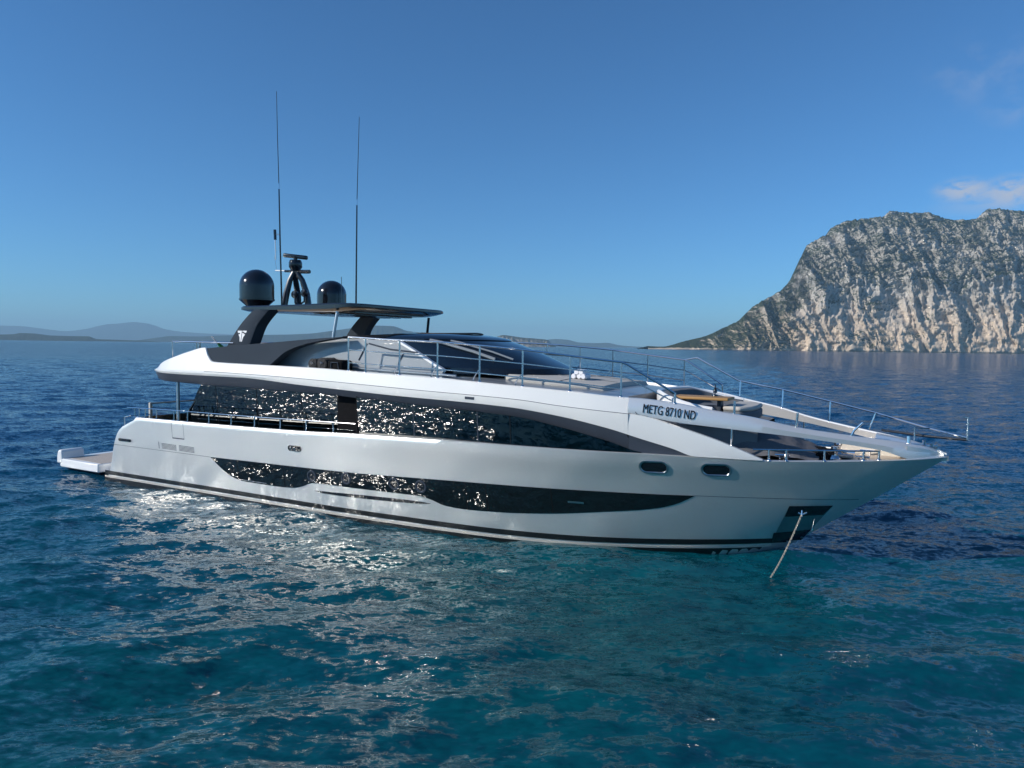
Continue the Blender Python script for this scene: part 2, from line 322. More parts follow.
# ------------------------------------------------------------------ land
def px_ray(px, py):
    v = cam.matrix_world.to_3x3() @ Vector((px - 512, -(py - 384), -F)); return v / v.y
def rock_mat(name, veg=(.035, .045, .022), rock_a=(.58, .46, .34), rock_b=(.45, .42, .375), veg_amt=.0, zmix=(60, 260)):
    m = bpy.data.materials.new(name); m.use_nodes = True; t = m.node_tree; b = t.nodes['Principled BSDF']; b.inputs['Roughness'].default_value = .95; b.inputs['Specular IOR Level'].default_value = .15
    co = nd(t, 'ShaderNodeTexCoord'); ge = nd(t, 'ShaderNodeNewGeometry')
    sp = nd(t, 'ShaderNodeSeparateXYZ'); t.links.new(co.outputs['Object'], sp.inputs[0])
    sn = nd(t, 'ShaderNodeSeparateXYZ'); t.links.new(ge.outputs['True Normal'], sn.inputs[0])
    n0 = nd(t, 'ShaderNodeTexNoise'); n0.inputs['Scale'].default_value = .02; n0.inputs['Detail'].default_value = 7; n0.inputs['Roughness'].default_value = .6; t.links.new(co.outputs['Object'], n0.inputs[0])
    zr = nd(t, 'ShaderNodeMapRange'); zr.inputs[1].default_value = zmix[0]; zr.inputs[2].default_value = zmix[1]; t.links.new(sp.outputs[2], zr.inputs[0])
    ad = nd(t, 'ShaderNodeMath', operation='MULTIPLY_ADD'); t.links.new(n0.outputs[0], ad.inputs[0]); ad.inputs[1].default_value = 1.2; t.links.new(zr.outputs[0], ad.inputs[2])
    ad2 = nd(t, 'ShaderNodeMath', operation='SUBTRACT', use_clamp=True); t.links.new(ad.outputs[0], ad2.inputs[0]); ad2.inputs[1].default_value = .6
    rk = nd(t, 'ShaderNodeMix', data_type='RGBA'); rk.inputs[6].default_value = (*rock_a, 1); rk.inputs[7].default_value = (*rock_b, 1); t.links.new(ad2.outputs[0], rk.inputs[0])
    st = nd(t, 'ShaderNodeTexNoise'); st.inputs['Scale'].default_value = .05; st.inputs['Detail'].default_value = 6; st.inputs['Roughness'].default_value = .65
    ms_ = nd(t, 'ShaderNodeMapping'); ms_.inputs[3].default_value = (1, 1, .28); t.links.new(co.outputs['Object'], ms_.inputs[0]); t.links.new(ms_.outputs[0], st.inputs[0])
    sr = nd(t, 'ShaderNodeMapRange'); sr.inputs[1].default_value = .3; sr.inputs[2].default_value = .7; sr.inputs[3].default_value = .62; sr.inputs[4].default_value = 1.3; t.links.new(st.outputs[0], sr.inputs[0])
    rm = nd(t, 'ShaderNodeVectorMath', operation='SCALE'); t.links.new(rk.outputs[2], rm.inputs[0]); t.links.new(sr.outputs[0], rm.inputs['Scale'])
    vn = nd(t, 'ShaderNodeTexNoise'); vn.inputs['Scale'].default_value = .06; vn.inputs['Detail'].default_value = 9; vn.inputs['Roughness'].default_value = .72; t.links.new(co.outputs['Object'], vn.inputs[0])
    va = nd(t, 'ShaderNodeMath', operation='MULTIPLY_ADD'); t.links.new(vn.outputs[0], va.inputs[0]); va.inputs[1].default_value = 1.7; t.links.new(sn.outputs[2], va.inputs[2])
    at = nd(t, 'ShaderNodeAttribute', attribute_name='veg'); vb = nd(t, 'ShaderNodeMath', operation='ADD'); t.links.new(va.outputs[0], vb.inputs[0]); t.links.new(at.outputs['Fac'], vb.inputs[1])
    vr = nd(t, 'ShaderNodeMapRange', interpolation_type='SMOOTHSTEP'); vr.inputs[1].default_value = 1.62 - veg_amt; vr.inputs[2].default_value = 1.86 - veg_amt; t.links.new(vb.outputs[0], vr.inputs[0])
    mx = nd(t, 'ShaderNodeMix', data_type='RGBA'); t.links.new(vr.outputs[0], mx.inputs[0]); t.links.new(rm.outputs[0], mx.inputs[6]); mx.inputs[7].default_value = (*veg, 1)
    t.links.new(mx.outputs[2], b.inputs['Base Color'])
    bn = nd(t, 'ShaderNodeBump'); bn.inputs['Strength'].default_value = 1; bn.inputs['Distance'].default_value = 5
    t.links.new(vn.outputs[0], bn.inputs['Height']); t.links.new(bn.outputs[0], b.inputs['Normal'])
    return m
def cliff():
    D0 = 2800.
    prof = [(640, 345.5), (662, 346.6), (685, 341), (707, 335.5), (723, 328), (741, 319), (748, 311), (764, 300), (779, 292), (788, 283), (797, 269), (801, 257), (807, 246), (816, 241), (824, 236),
            (831, 229), (848, 222), (865, 219.5), (878, 218), (895, 212), (910, 213.5), (925, 213), (940, 218), (952, 221), (964, 221.5), (976, 219), (984, 212.5), (990, 209.5), (1010, 211), (1024, 211.5), (1060, 206), (1110, 215), (1180, 240)]
    pf = pchip([p[0] for p in prof], [p[1] for p in prof])
    ns, nt_ = 900, 330
    px = np.linspace(648, 1178, ns)
    # height of the skyline seen at its own (set back) distance
    t = np.linspace(0, 1, nt_)
    S, T = np.meshgrid(px, t, indexing='ij')
    skyline = np.array([pf(p) for p in px]); foot = np.array([352.4 + (p - 840) * .0128 for p in px])
    hpx = np.maximum(foot - skyline, .6)
    setb = 20 + 4.6 * hpx                             # how far back the crest stands
    ray = np.array([px_ray(p, s)[:] for p, s in zip(px, skyline)])
    zr = H + ray[:, 2] * (D0 + setb)                  # crest height in metres
    zr = np.maximum(zr, 2)
    # section: sheer lower cliff, gentler upper slope; the left shoulder is a plain scree slope
    wall = np.clip((px - 735) / 90, 0, 1)[:, None]; wl = wall * wall * (3 - 2 * wall)
    q = T
    zfrac = wl * np.where(q < .22, q / .22 * .47, .47 + .53 * ((q - .22) / .78) ** .85) + (1 - wl) * q ** .9
    dep = setb[:, None] * (wl * q + (1 - wl) * q)
    xs = (S - 512) / F * D0
    zz = zr[:, None] * zfrac
    u = xs / 150.
    amp = np.clip(zr[:, None] / 250, .05, 1)
    # gullies and buttresses running down the face, slanting a little
    sl_ = u + zz / 900.
    low_ = np.clip((.46 - zfrac) / .12, 0, 1) * wl; sl_ = u + zz / 330.
    w1 = fbm(u * 1.1 + 7, zz / 190., 4) * .5
    g1 = fbm((sl_ + w1) * .85 + 2, zz / 600., 3, True); g2 = fbm((sl_ + w1) * 2.3 + 5, zz / 75., 6, True, .55)
    g2b = fbm((u + w1 * .5) * 3.6 + 9, zz / 210., 5, True); g3 = fbm(u * 5, zz / 26., 6, False, .62)
    cl = perlin((sl_ + w1) * 1.25 + 11.7, zz / 420. + 3.1); cl2 = perlin((sl_ + w1) * 3.1 + 4.2, zz / 260. + 8.3)
    cleft = (130 * np.exp(-(cl / .07) ** 2) + 50 * np.exp(-(cl2 / .06) ** 2)) * amp * np.clip((1.02 - T) / .3, 0, 1)
    msk = np.clip(.75 + 1.6 * fbm(u * .9 + 21, zz / 120. + 5, 3), .15, 1.6)
    disp = cleft + (-200 * g1 - (46 * g2 * (1 - low_) + 55 * g2b * low_) * msk - 52 * g3 * (.5 + .5 * msk)) * amp
    edge = np.sin(np.pi * np.clip(T, 0, 1)) ** .35
    disp = (-95 * g1 - 42 * g2 - 26 * g3) * amp
    ledge = fbm(u * 1.2 + 3 + w1, (zz + 120 * w1) / 38. + 8, 5, True) * 34 * amp * (1 - .6 * low_)
    rag = fbm(u * 7 + 2, T * 3, 4)
    y = D0 + dep + (disp + ledge) * (.35 + .65 * edge)
    zz = zz + (rag * 13 + 10 * fbm(u * 20, T * 8 + 4, 3)) * amp * np.clip(T * 6, 0, 1)
    zz[:, 0] = -3
    # keep bearings: scale x with true distance
    rx = np.array([px_ray(p, s)[0] for p, s in zip(px, skyline)])[:, None]
    x = rx * y
    V = np.stack([x, y, zz], -1)
    # back side so that it is a solid island
    back = V[:, -1:, :] + np.array([60., 700., 0]); back[:, :, 2] = -3
    V = np.concatenate([V, back], 1)
    veg = fbm(xs / 170. + 40, zz / 90. + T, 6, False, .55) * 2.1 + .46 + .35 * (1 - wl) - .45 * wl * np.clip((.5 - zfrac) / .14, 0, 1) + .12 * np.clip((zfrac - .7) / .2, 0, 1)
    strip = np.clip(1 - zz / 9., 0, 1); veg = veg - strip * 2
    veg = np.concatenate([veg, veg[:, -1:]], 1)
    o = np_mesh('island_hill', V.reshape(-1, 3), grid_faces(ns, nt_ + 1), rock_mat('limestone_scrub'))
    a = o.data.attributes.new('veg', 'FLOAT', 'POINT'); a.data.foreach_set('value', veg.astype(np.float32).ravel())
    tag(o, kind='structure')
cliff()
def ridge(name, D, prof, depth, m, seed, rough=.18, sub=9):
    px0, px1 = prof[0][0], prof[-1][0]; pf = pchip([p[0] for p in prof], [p[1] for p in prof]); n = max(60, int((px1 - px0) * 2)); k = 40
    px = np.linspace(px0, px1, n); c = np.array([px_ray(p, pf(p))[:] for p in px]); zr = np.maximum(H + c[:, 2] * D, 0)
    T = np.linspace(-1, 1, k)[None, :]; P = px[:, None]
    prof_z = np.clip(1 - np.abs(T) ** 1.4, 0, 1)
    nz = fbm(P / sub + seed, T * 3 + seed, 5, True) - fbm(P / sub + seed, 0 * T + seed, 5, True)
    z = zr[:, None] * prof_z * (1 + rough * 2 * nz * (1 - prof_z)) - 1.5 * (np.abs(T) > .98)
    y = D + depth * (T * (1 + .25 * fbm(P / (sub * 2) + seed, 0 * T, 4)))
    x = c[:, 0][:, None] * y
    V = np.stack([x, y + 0 * z, z], -1)
    o = np_mesh(name, V.reshape(-1, 3), grid_faces(n, k), m)
    tag(o, kind='structure'); return o
low = rock_mat('coast_scrub', veg=(.03, .038, .022), rock_a=(.3, .24, .17), rock_b=(.22, .2, .17), veg_amt=.35, zmix=(5, 60))
rocky = rock_mat('coast_rock', veg=(.035, .04, .025), rock_a=(.36, .28, .21), rock_b=(.27, .24, .2), veg_amt=.1, zmix=(5, 60))
ridge('coast_hills', 7000, [(-260, 329), (-120, 332), (-40, 334.5), (0, 334.5), (14, 334), (20, 333), (34, 333.5), (52, 335.5), (70, 336), (88, 336.3), (97, 339), (112, 339.6), (130, 340.2), (150, 341), (160, 342)], 420, low, 3.)
ridge('middle_hills', 11000, [(118, 342), (140, 340), (158, 337.5), (172, 336), (196, 336.5), (220, 335.5), (250, 335), (285, 334.5), (310, 333.5), (330, 331), (352, 328), (372, 325.5), (392, 326), (408, 331), (425, 333), (450, 335), (480, 339), (500, 343), (520, 346)], 600, low, 8.)
ridge('rocky_headland', 6500, [(470, 341), (482, 339), (494, 337.5), (503, 335), (512, 336), (522, 337.5), (536, 338.6), (548, 340), (551, 343), (556, 346.5)], 160, rocky, 21., .3, 5)
ridge('faint_hills', 15000, [(528, 346), (540, 341), (556, 339), (566, 339.5), (580, 342.5), (596, 343), (606, 342.8), (622, 345.5), (650, 347), (668, 347), (680, 348)], 700, low, 31.)
ridge('far_mountain', 22000, [(-260, 326), (-60, 325), (0, 325.5), (20, 326), (44, 328.8), (66, 331), (85, 329), (100, 325.5), (108, 324), (120, 323.3), (133, 322), (145, 323), (155, 325.5), (165, 329), (180, 331.5), (200, 333), (232, 334.5), (262, 337), (300, 341), (330, 344)], 1400, low, 44., .1, 22)

# ------------------------------------------------------------------ yacht frame
TH = R(29)
yacht = empty('motor_yacht', (-14.178, 29.629, 0), -TH)
tag(yacht, 'long white motor yacht with dark windows and black radar domes, at anchor', 'yacht')
XA = curve([(-.9, .3), (0, .3), (.3, .5), (1.31, .95), (1.86, 1.3), (2.12, 1.7), (2.25, 2.1), (2.45, 2.46), (2.9, 2.46)])
XS = curve([(-.9, 22.6), (0, 24), (1.04, 25.4), (2.7, 27.6), (3.1, 28.1)])
WLB = curve([(.0, 3.14), (.25, 3.16), (.45, 3.2), (.595, 3.08), (.68, 2.95), (.795, 2.47), (.883, 1.7), (.95, .93), (.985, .34), (1, 0)])
SHB = curve([(2.46, 3.41), (14, 3.5), (17, 3.4), (20, 3.08), (22, 2.58), (24, 1.9), (26, 1.0), (27, .48), (27.55, 0)])
WZ = curve([(-.9, -.3), (0, 0), (.7, .29), (1.4, .60), (2.0, .80), (2.65, 1.0), (3.2, 1.04)])
def half(u, z):
    w = WZ(z); return max(0, WLB(u) * (1 - w) + SHB(2.46 + u * 25.09) * w)
def hb(x, z):
    u = (x - XA(z)) / (XS(z) - XA(z)); return half(min(max(u, 0), 1), z)
SHEER = curve([(2.46, 2.45), (5.7, 2.47), (10.8, 2.53), (13, 2.6), (17, 2.655), (21, 2.66), (22.5, 2.635), (24, 2.6), (25, 2.62), (26, 2.66), (27, 2.73), (27.6, 2.78)])
bs = lambda x: SHB(x)
def hull():
    nu, nv = 130, 26
    for nm in ('hull',):
        mb = MB()
        for s in (-1, 1):
            P = []
            for i in range(nu):
                u = 1 - (1 - i / (nu - 1)) ** 1.25 if i else 0
                u = i / (nu - 1); u = u + .12 * u * (1 - u) * (u - .0)
                zt = SHEER(2.46 + u * 25.1); row = []
                for j in range(nv):
                    v = j / (nv - 1); z = -.8 + v * (zt + .8)
                    x = XA(z) + u * (XS(z) - XA(z)); b = half(u, z)
                    if u < .012: b *= 1 - .05 * (1 - u / .012) ** 2
                    row.append((x, s * b, z))
                # rounded cap and inner face of the bulwark
                x, b, z = row[-1][0], abs(row[-1][1]), row[-1][2]
                th = min(.14, b * .6); zi = z - (.55 if x < 19 else .09); row += [(x, s * (b - .02), z + .02), (x, s * max(0, b - th), z + .02), (x, s * max(0, min(b - th - .02, hb(x, zi) - .05)), zi)]
                P.append(row)
            mb.grid(P)
        # transom
        T = []
        for j in range(nv):
            z = -.8 + j / (nv - 1) * (2.45 + .8); b = half(0, z) * .95; T.append([(XA(z) + (-.18 if 0 else 0) , -b, z), (XA(z) - .06, 0, z), (XA(z), b, z)])
        mb.grid(T)
        return mb.build('hull', 'hull_paint', yacht, sharp=50)
HULL = hull()
def skin(lo, hi, x0, x1, yf, off, depth, name, m, parent, side=-1, nx=60, nz=6, dx=None, sharp=40):
    """panel lying on a surface y=yf(x,z) between two edge curves, with a thickness"""
    mb = MB(); F0 = []; B0 = []
    xs = lin(x0, x1, nx)
    for x in xs:
        a, b = lo(x), hi(x)
        if b < a: b = a
        zs = lin(a, b, nz)
        F0.append([(x, side * (yf(x, z) + off), z) for z in zs]); B0.append([(x, side * (yf(x, z) + off - depth), z) for z in zs])
    mb.grid(F0); mb.grid(B0, flip=True)
    mb.grid([[f[0] for f in F0], [b[0] for b in B0]]); mb.grid([[f[-1] for f in F0], [b[-1] for b in B0]])
    mb.grid([F0[0], B0[0]]); mb.grid([F0[-1], B0[-1]])
    return mb.build(name, m, parent, sharp=sharp)
hull_lo = curve([(6.6, 1.375), (7.0, 1.1), (7.34, .9), (7.7, .77), (8.07, .71), (9.47, .7), (10.36, .74), (10.8, .84), (11.05, .94), (11.32, .99), (13.3, 1.01), (15.1, 1.02), (15.5, .95), (15.9, .83), (16.5, .79), (17.48, .82), (18.95, .92), (20.14, 1.06), (21.5, 1.25), (21.95, 1.38), (22.42, 1.635)])
hull_hi = curve([(6.6, 1.38), (12.53, 1.46), (16.57, 1.57), (19.55, 1.615), (22.42, 1.64)])
for s in (-1, 1):
    w = skin(hull_lo, hull_hi, 6.6, 22.42, hb, .012, .05, 'hull_window', 'hull_glass', yacht, s, 130, 8)
    if s < 0: hw = w
    # thin styling line that runs forward and aft of the window
    skin(lambda x: 1.375 - .006, lambda x: 1.375 + .006, 1.0, 6.6, hb, .004, .01, 'styling_line', 'rubber', yacht, s, 30, 2)
    skin(lambda x: 1.64 - .006, lambda x: 1.64 + .006, 22.42, 25.9, hb, .003, .01, 'styling_line', 'grey_band', yacht, s, 30, 2)
    sl_lo = curve([(11.25, .755), (11.6, .7), (15.0, .78), (15.45, .83)]); sl_hi = curve([(11.25, .76), (11.6, .775), (15.0, .86), (15.45, .84)])
    skin(sl_lo, sl_hi, 11.25, 15.45, hb, .006, .03, 'air_slot', 'black', yacht, s, 50, 3)
    bl = curve([(.4, .17), (12, .2), (18, .2), (21, .24), (23.9, .34)])
    skin(lambda x: bl(x), lambda x: bl(x) + .15, .42, 24.3, hb, .006, .02, 'boot_stripe', 'rubber', yacht, s, 110, 3)
    skin(lambda x: bl(x) - .11, lambda x: bl(x) - .045, .36, 23.95, hb, .005, .02, 'waterline_stripe', 'cream', yacht, s, 110, 3)
    skin(lambda x: -.7, lambda x: bl(x) - .115, .34, 23.75, hb, .004, .02, 'antifouling', 'rubber', yacht, s, 110, 4)
# panes and portholes of the hull window
for xa in (7.9, 10.0, 12.0, 16.6, 17.2, 19.0):
    skin(hull_lo, hull_hi, xa, xa + .02, hb, .015, .01, 'seam', 'black_matt', hw, -1, 2, 6)
def porthole(x, z, rx, rz, parent, frame=True, name='porthole'):
    mb = MB(); n = 28; P = [[], [], [], []]
    for k in range(n):
        a = 2 * math.pi * k / n; ca, sa = math.cos(a), math.sin(a)
        ex = rx - rz if rx > rz else 0
        for i, (rr, of) in enumerate(((1.22, .012), (1.16, .035), (.95, .035), (.84, .016))):
            qx = x + (ex * (1 if ca > 0 else -1) + rz * rr * ca); qz = z + rz * rr * sa
            P[i].append((qx, -(hb(qx, qz) + of), qz))
    mb.grid(P, closed=True); fr = mb.build(name, 'steel_matt' if frame else ('grey_band' if frame is None else 'black'), parent)
    g = MB(); c = (x, -(hb(x, z) + .02), z); g.add([c] + P[3], [(0, 1 + k, 1 + (k + 1) % n) for k in range(n)]); g.build('glass', 'black', fr)
    return fr
for x, z in ((11.21, 1.2), (12.58, 1.27), (14.3, 1.29), (15.2, 1.3)): porthole(x, z, .15, .15, hw, None)
for (a, b, c_, d_) in ((19.42, 19.82, 1.26, 1.31), (7.9, 9.2, .745, .765)):
    mb = MB(); mb.add([(x, -(hb(x, z) + .03), z) for x, z in ((a, c_), (b, c_), (b, d_), (a, d_))], [(0, 1, 2, 3)]); mb.build('opening_pane', 'steel_matt', hw)
for x in (21.57, 22.95): porthole(x, 2.34, .31, .14, yacht)
porthole(10.58, 2.0, .26, .075, yacht, False, 'fairlead')
for x in (10.5, 10.66):
    mb = MB(); mb.tube([(x, -3.53, 1.95), (x, -3.55, 2.05)], .02); mb.build('fairlead_roller', 'steel', yacht)
porthole(1.93, 1.59, .36, .045, yacht, False, 'stern_slot')
# gill vents
mb = MB()
for x0 in (4.05, 5.0):
    for k in range(5):
        z = 1.46 + k * .042
        mb.add([(x, -(hb(x, z_) + .006), z_) for x, z_ in ((x0, z), (x0 + .8, z - .012), (x0 + .8, z + .006), (x0, z + .018))], [(0, 1, 2, 3)])
mb.add([(x, -(hb(x, z_) + .006), z_) for x, z_ in ((3.88, 1.44), (3.91, 1.44), (3.91, 1.68), (3.88, 1.68))], [(0, 1, 2, 3)])
mb.build('vent_grille', 'grey_band', yacht)
mb = MB()
for a, b, c_, d_ in ((4.68, 4.695, 1.88, 2.44), (5.31, 5.325, 1.88, 2.44), (4.68, 5.325, 1.86, 1.9)):
    mb.add([(x, -(hb(x, z_) + .004), z_) for x, z_ in ((a, c_), (b, c_), (b, d_), (a, d_))], [(0, 1, 2, 3)])
mb.build('boarding_gate_seam', 'grey_band', yacht)
# anchor pocket with polished plate
def hull_quad(name, pts, off, m, n=8, parent=yacht):
    mb = MB(); a, b, c_, d_ = [Vector((p[0], p[1])) for p in pts]; P = []
    for i in range(n + 1):
        row = []
        for j in range(n + 1):
            l = a.lerp(d_, j / n); r = b.lerp(c_, j / n); q = l.lerp(r, i / n); row.append((q.x, -(hb(q.x, q.y) + off), q.y))
        P.append(row)
    mb.grid(P); return mb.build(name, m, parent)
ap = hull_quad('anchor_plate', [(24.44, 1.44), (25.36, 1.47), (24.62, .42), (23.98, .38)], .008, 'steel_dark')
hull_quad('anchor_pocket', [(24.44, 1.44), (25.36, 1.47), (25.14, 1.2), (24.33, 1.14)], .016, 'black', parent=ap)
hull_quad('pocket_edge', [(24.06, .66), (24.86, .74), (24.62, .4), (23.98, .38)], .016, 'black', parent=ap)
mb = MB(); mb.tube([(24.66, -1.17, 1.34), (24.74, -1.17, 1.3), (24.84, -1.1, 1.35)], .018); mb.tube([(24.74, -1.15, 1.4), (24.74, -1.19, 1.25)], .018); mb.build('anchor_shackle', 'steel', ap); mb = MB(); mb.tube([(25.0, -1.02, 1.19), (24.95, -.98, .9)], .012); mb.build('pocket_bar', 'steel', ap)

# ------------------------------------------------------------------ swim platform
mb = MB(); pl = [(-2.78, -2.6), (-2.74, -3.1), (-2.5, -3.2), (.02, -3.22), (.02, 3.22), (-2.5, 3.2), (-2.74, 3.1), (-2.78, 2.6)]
mb.prism(pl, lambda x, y: (x, y, .17), lambda x, y: (x, y, .5))
plat = mb.build('swim_platform', 'white2', yacht, bevel=.04)
mb = MB(); mb.prism([(-2.38, -2.95), (-.02, -3.08), (-.02, 3.08), (-2.38, 2.95)], lambda x, y: (x, y, .49), lambda x, y: (x, y, .506)); mb.build('platform_deck', 'teak_pale', plat)
mb = MB(); mb.box((-1.0, -.9, .512), (1.9, .05, .01)); mb.box((-1.0, -1.0, .512), (1.9, .03, .01)); mb.build('deck_hatch_seam', 'rubber', plat)
mb = MB(); mb.prism([(-2.8, .3), (-2.78, .6), (-2.72, .8), (-2.6, .86), (-2.46, .82), (-2.4, .52), (-2.4, .3)], lambda x, z: (x, -3.205, z), lambda x, z: (x, -2.3, z)); mb.build('platform_wing', 'white2', plat, bevel=.06)

# ------------------------------------------------------------------ decks
mb = MB(); P = []
for x in lin(1.8, 13.2, 30): P.append([(x, y, 1.75) for y in lin(-3.3, 3.3, 5)])
mb.grid(P); mb.build('main_deck', 'teak', yacht)
mb = MB(); P = []
for x in lin(20.2, 27.2, 40):
    b = max(.02, bs(x) - .1); P.append([(x, y, SHEER(x) - .07) for y in lin(-b, b, 7)])
mb.grid(P); mb.build('bow_deck', 'teak_pale', yacht)

# ------------------------------------------------------------------ saloon: aft glass inset behind the side deck, forward glass flush
GT = curve([(3.4, 3.87), (4.25, 3.83), (5.7, 3.79), (11.56, 3.71), (13.5, 3.62), (15.33, 3.53), (17.0, 3.46), (18.2, 3.385), (19.28, 3.2), (20.54, 2.9), (21.3, 2.67), (22.54, 2.6)])
ST = curve([(3.2, 4.15), (3.67, 4.13), (4.93, 4.10), (8.35, 4.08), (10.84, 3.95), (13.93, 3.81), (17.91, 3.65), (19.27, 3.49), (20.54, 3.24), (21.27, 3.03), (22.0, 2.82), (22.56, 2.64), (24, 2.6)])
for s in (-1, 1):
    lo = curve([(4.5, 1.76), (12.3, 1.76)]); hi = curve([(4.5, 2.0), (4.72, 2.42), (4.94, 2.85), (5.95, 3.9), (12.3, 3.9)])
    g = skin(lo, hi, 4.5, 12.3, lambda x, z: 2.80 + .1 * (z - 2.5), 0, .02, 'saloon_window', 'saloon_glass', yacht, s, 120, 4)
    for xx in (6.35, 8.3, 10.3):
        skin(lambda x: 1.76, lambda x: min(3.9, hi(x)), xx, xx + .02, lambda x, z: 2.80 + .1 * (z - 2.5), .004, .012, 'mullion', 'black_matt', g, s, 2, 2)
    skin(lambda x: 1.76, lambda x: 1.9, 4.5, 12.3, lambda x, z: 2.80 + .1 * (z - 2.5), .012, .02, 'sill', 'black_matt', g, s, 2, 2)
    mb = MB(); mb.tube([(4.52, s * 2.83, 2.03), (4.94, s * 2.83, 2.87), (5.97, s * 2.83, 3.92)], .05, 6); mb.build('frame', 'black', g)
    lo2 = lambda x: SHEER(x) + .02; hi2 = lambda x: max(SHEER(x) + .02, GT(x) + .03)
    yf = lambda x, z: (3.375 - .004 * (x - 13) - max(0, x - 16.2) * .0 if x < 16.2 else bs(x) - .075 * min(1, (19 - min(x, 19)) / 2.8) - .0) - .03 + .085 * max(0, (z - 2.6))
    g2 = skin(lo2, hi2, 13.02, 21.3, yf, 0, .02, 'saloon_window', 'saloon_glass', yacht, s, 90, 5)
    for xx in (15.0, 17.05, 18.0):
        skin(lo2, hi2, xx, xx + .022, yf, .004, .012, 'mullion', 'black_matt' if xx == 18. else 'grey_band', g2, s, 2, 4)
    mb = MB(); mb.prism([(11.9, 1.76), (12.96, 1.76), (12.96, 3.8), (11.9, 3.8)], lambda x, z: (x, s * 3.0, z), lambda x, z: (x, s * 2.6, z))
    mb.box((12.99, s * 3.08, 2.75), (.05, .62, 2.0)); mb.build('side_door_recess', 'black_matt', yacht)
# saloon behind the panes: back wall added, it and floor blackened as painted shade
mb = MB(); mb.box((12.4, .2, 2.74), (15.5, .1, 2.2)); mb.build('saloon_dark_backing', 'black_matt', yacht)
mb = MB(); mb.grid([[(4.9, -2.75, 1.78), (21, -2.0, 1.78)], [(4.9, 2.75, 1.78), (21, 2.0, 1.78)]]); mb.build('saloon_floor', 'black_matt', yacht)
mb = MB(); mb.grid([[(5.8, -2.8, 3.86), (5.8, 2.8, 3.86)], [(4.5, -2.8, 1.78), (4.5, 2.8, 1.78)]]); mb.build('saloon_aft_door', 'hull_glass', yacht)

# ------------------------------------------------------------------ upper deck body
UB = lambda x: bs(max(x, 2.46)) * (1 if x > 4.6 else 1 - .13 * ((4.6 - x) / 1.4) ** 2)
CR = curve([(3.2, 4.2), (3.7, 4.24), (6, 4.24), (9, 4.2), (11.66, 4.12), (15.2, 3.98), (18.26, 3.85), (19.27, 3.75), (21.26, 3.6)])
BT = curve([(3.2, 4.2), (3.68, 4.32), (4.11, 4.5), (4.7, 4.68), (5.35, 4.86), (6.2, 5.02), (6.26, 4.98), (6.45, 4.76), (6.77, 4.56), (7.2, 4.54), (9.89, 4.5), (11.66, 4.47), (13.31, 4.40), (15.83, 4.32), (18.13, 4.19), (19.59, 4.10), (20.83, 4.0), (21.2, 3.985)])
LF = curve([(21.0, 3.62), (21.21, 3.6), (22.08, 3.35), (22.91, 3.08), (23.45, 2.86), (23.94, 2.64)])
XSA = lin(3.2, 7.2, 70) + lin(7.3, 21.0, 110)
lean = lambda z: .1 + .32 * max(0, z - 4.45)
DK = lambda x: BT(max(x, 7.2)) - .07
def upper_deck():
    band = MB(); soff = MB(); under = MB(); deck = MB()
    for s in (-1, 1):
        B = []; S = []; U = []
        for x in XSA:
            b = UB(x); st, cr, bt = ST(x), CR(x), max(BT(x), ST(x) + .05)
            cr = min(max(cr, st + .02), bt - .02)
            row = [(x, s * (b - .0), st), (x, s * (b + .035), st + (cr - st) * .5), (x, s * (b + .03), cr - .012), (x, s * (b + .012), cr + .004), (x, s * (b - lean(bt) + .05), bt - .02), (x, s * (b - lean(bt) + .02), bt), (x, s * (b - lean(bt) - .1), bt + .0), (x, s * (b - lean(bt) - .14), DK(x) - .1 if x > 7.2 else 4.35)]
            B.append(row)
            gt = min(GT(x), st); S.append([(x, s * (b - .02), st + .01), (x, s * (b - .06), (st + gt) / 2 + .02), (x, s * (b - .14), gt), (x, s * (b - .7), gt + .03)])
        band.grid(B); soff.grid(S)
        # forward wedge of the lower facet
        W = []; SW = []
        for x in lin(21.0, 23.94, 40):
            b = bs(x); lo = max(ST(x), SHEER(x) + .02); hi = max(LF(x), lo)
            W.append([(x, s * b, lo), (x, s * (b + .03 * min(1, (hi - lo) * 3)), (lo + hi) / 2), (x, s * (b + .0), hi), (x, s * max(.1, b - .12), hi), (x, s * max(.1, b - .14), lo - .1)])
            if x < 22.56: SW.append([(x, s * (b - .02), ST(x) + .01), (x, s * (b - .06), (ST(x) + max(GT(x), SHEER(x))) / 2), (x, s * (b - .05), max(GT(x), SHEER(x) + .0) - .03)])
        band.grid(W); soff.grid(SW)
    # stern face
    x = XSA[0]; b = UB(x)
    band.grid([[(x, -b, 4.15), (x - .12, -b * .5, 4.15), (x - .15, 0, 4.15), (x - .12, b * .5, 4.15), (x, b, 4.15)], [(x, -b, 4.2), (x - .12, -b * .5, 4.2), (x - .15, 0, 4.2), (x - .12, b * .5, 4.2), (x, b, 4.2)], [(x + .9, -b, 4.45), (x + .9, -b * .5, 4.45), (x + .9, 0, 4.45), (x + .9, b * .5, 4.45), (x + .9, b, 4.45)]])
    u = [(3.2, 4.15), (3.4, 3.88), (5, 3.84), (13, 3.7), (17, 3.5), (20.4, 3.0)]
    under.grid([[(xx, y * (UB(xx) - .1), zz) for y in lin(-1, 1, 5)] for xx, zz in u])
    D = []
    for x in lin(3.6, 20.95, 70):
        b = UB(x) - lean(BT(x)) - .12; D.append([(x, y * b, (DK(x) if x > 7.2 else 4.46) + .12 * (1 - y * y) * (1 if x > 12 else 0)) for y in lin(-1, 1, 15)])
    deck.grid(D)
    bnd = band.build('upper_deck_side', 'white', yacht, sharp=28)
    soff.build('overhang_band', 'grey_band', yacht, sharp=45); under.build('overhang_underside', 'grey_band', yacht); deck.build('upper_deck', 'deck_grey', yacht)
    return bnd
band = upper_deck()
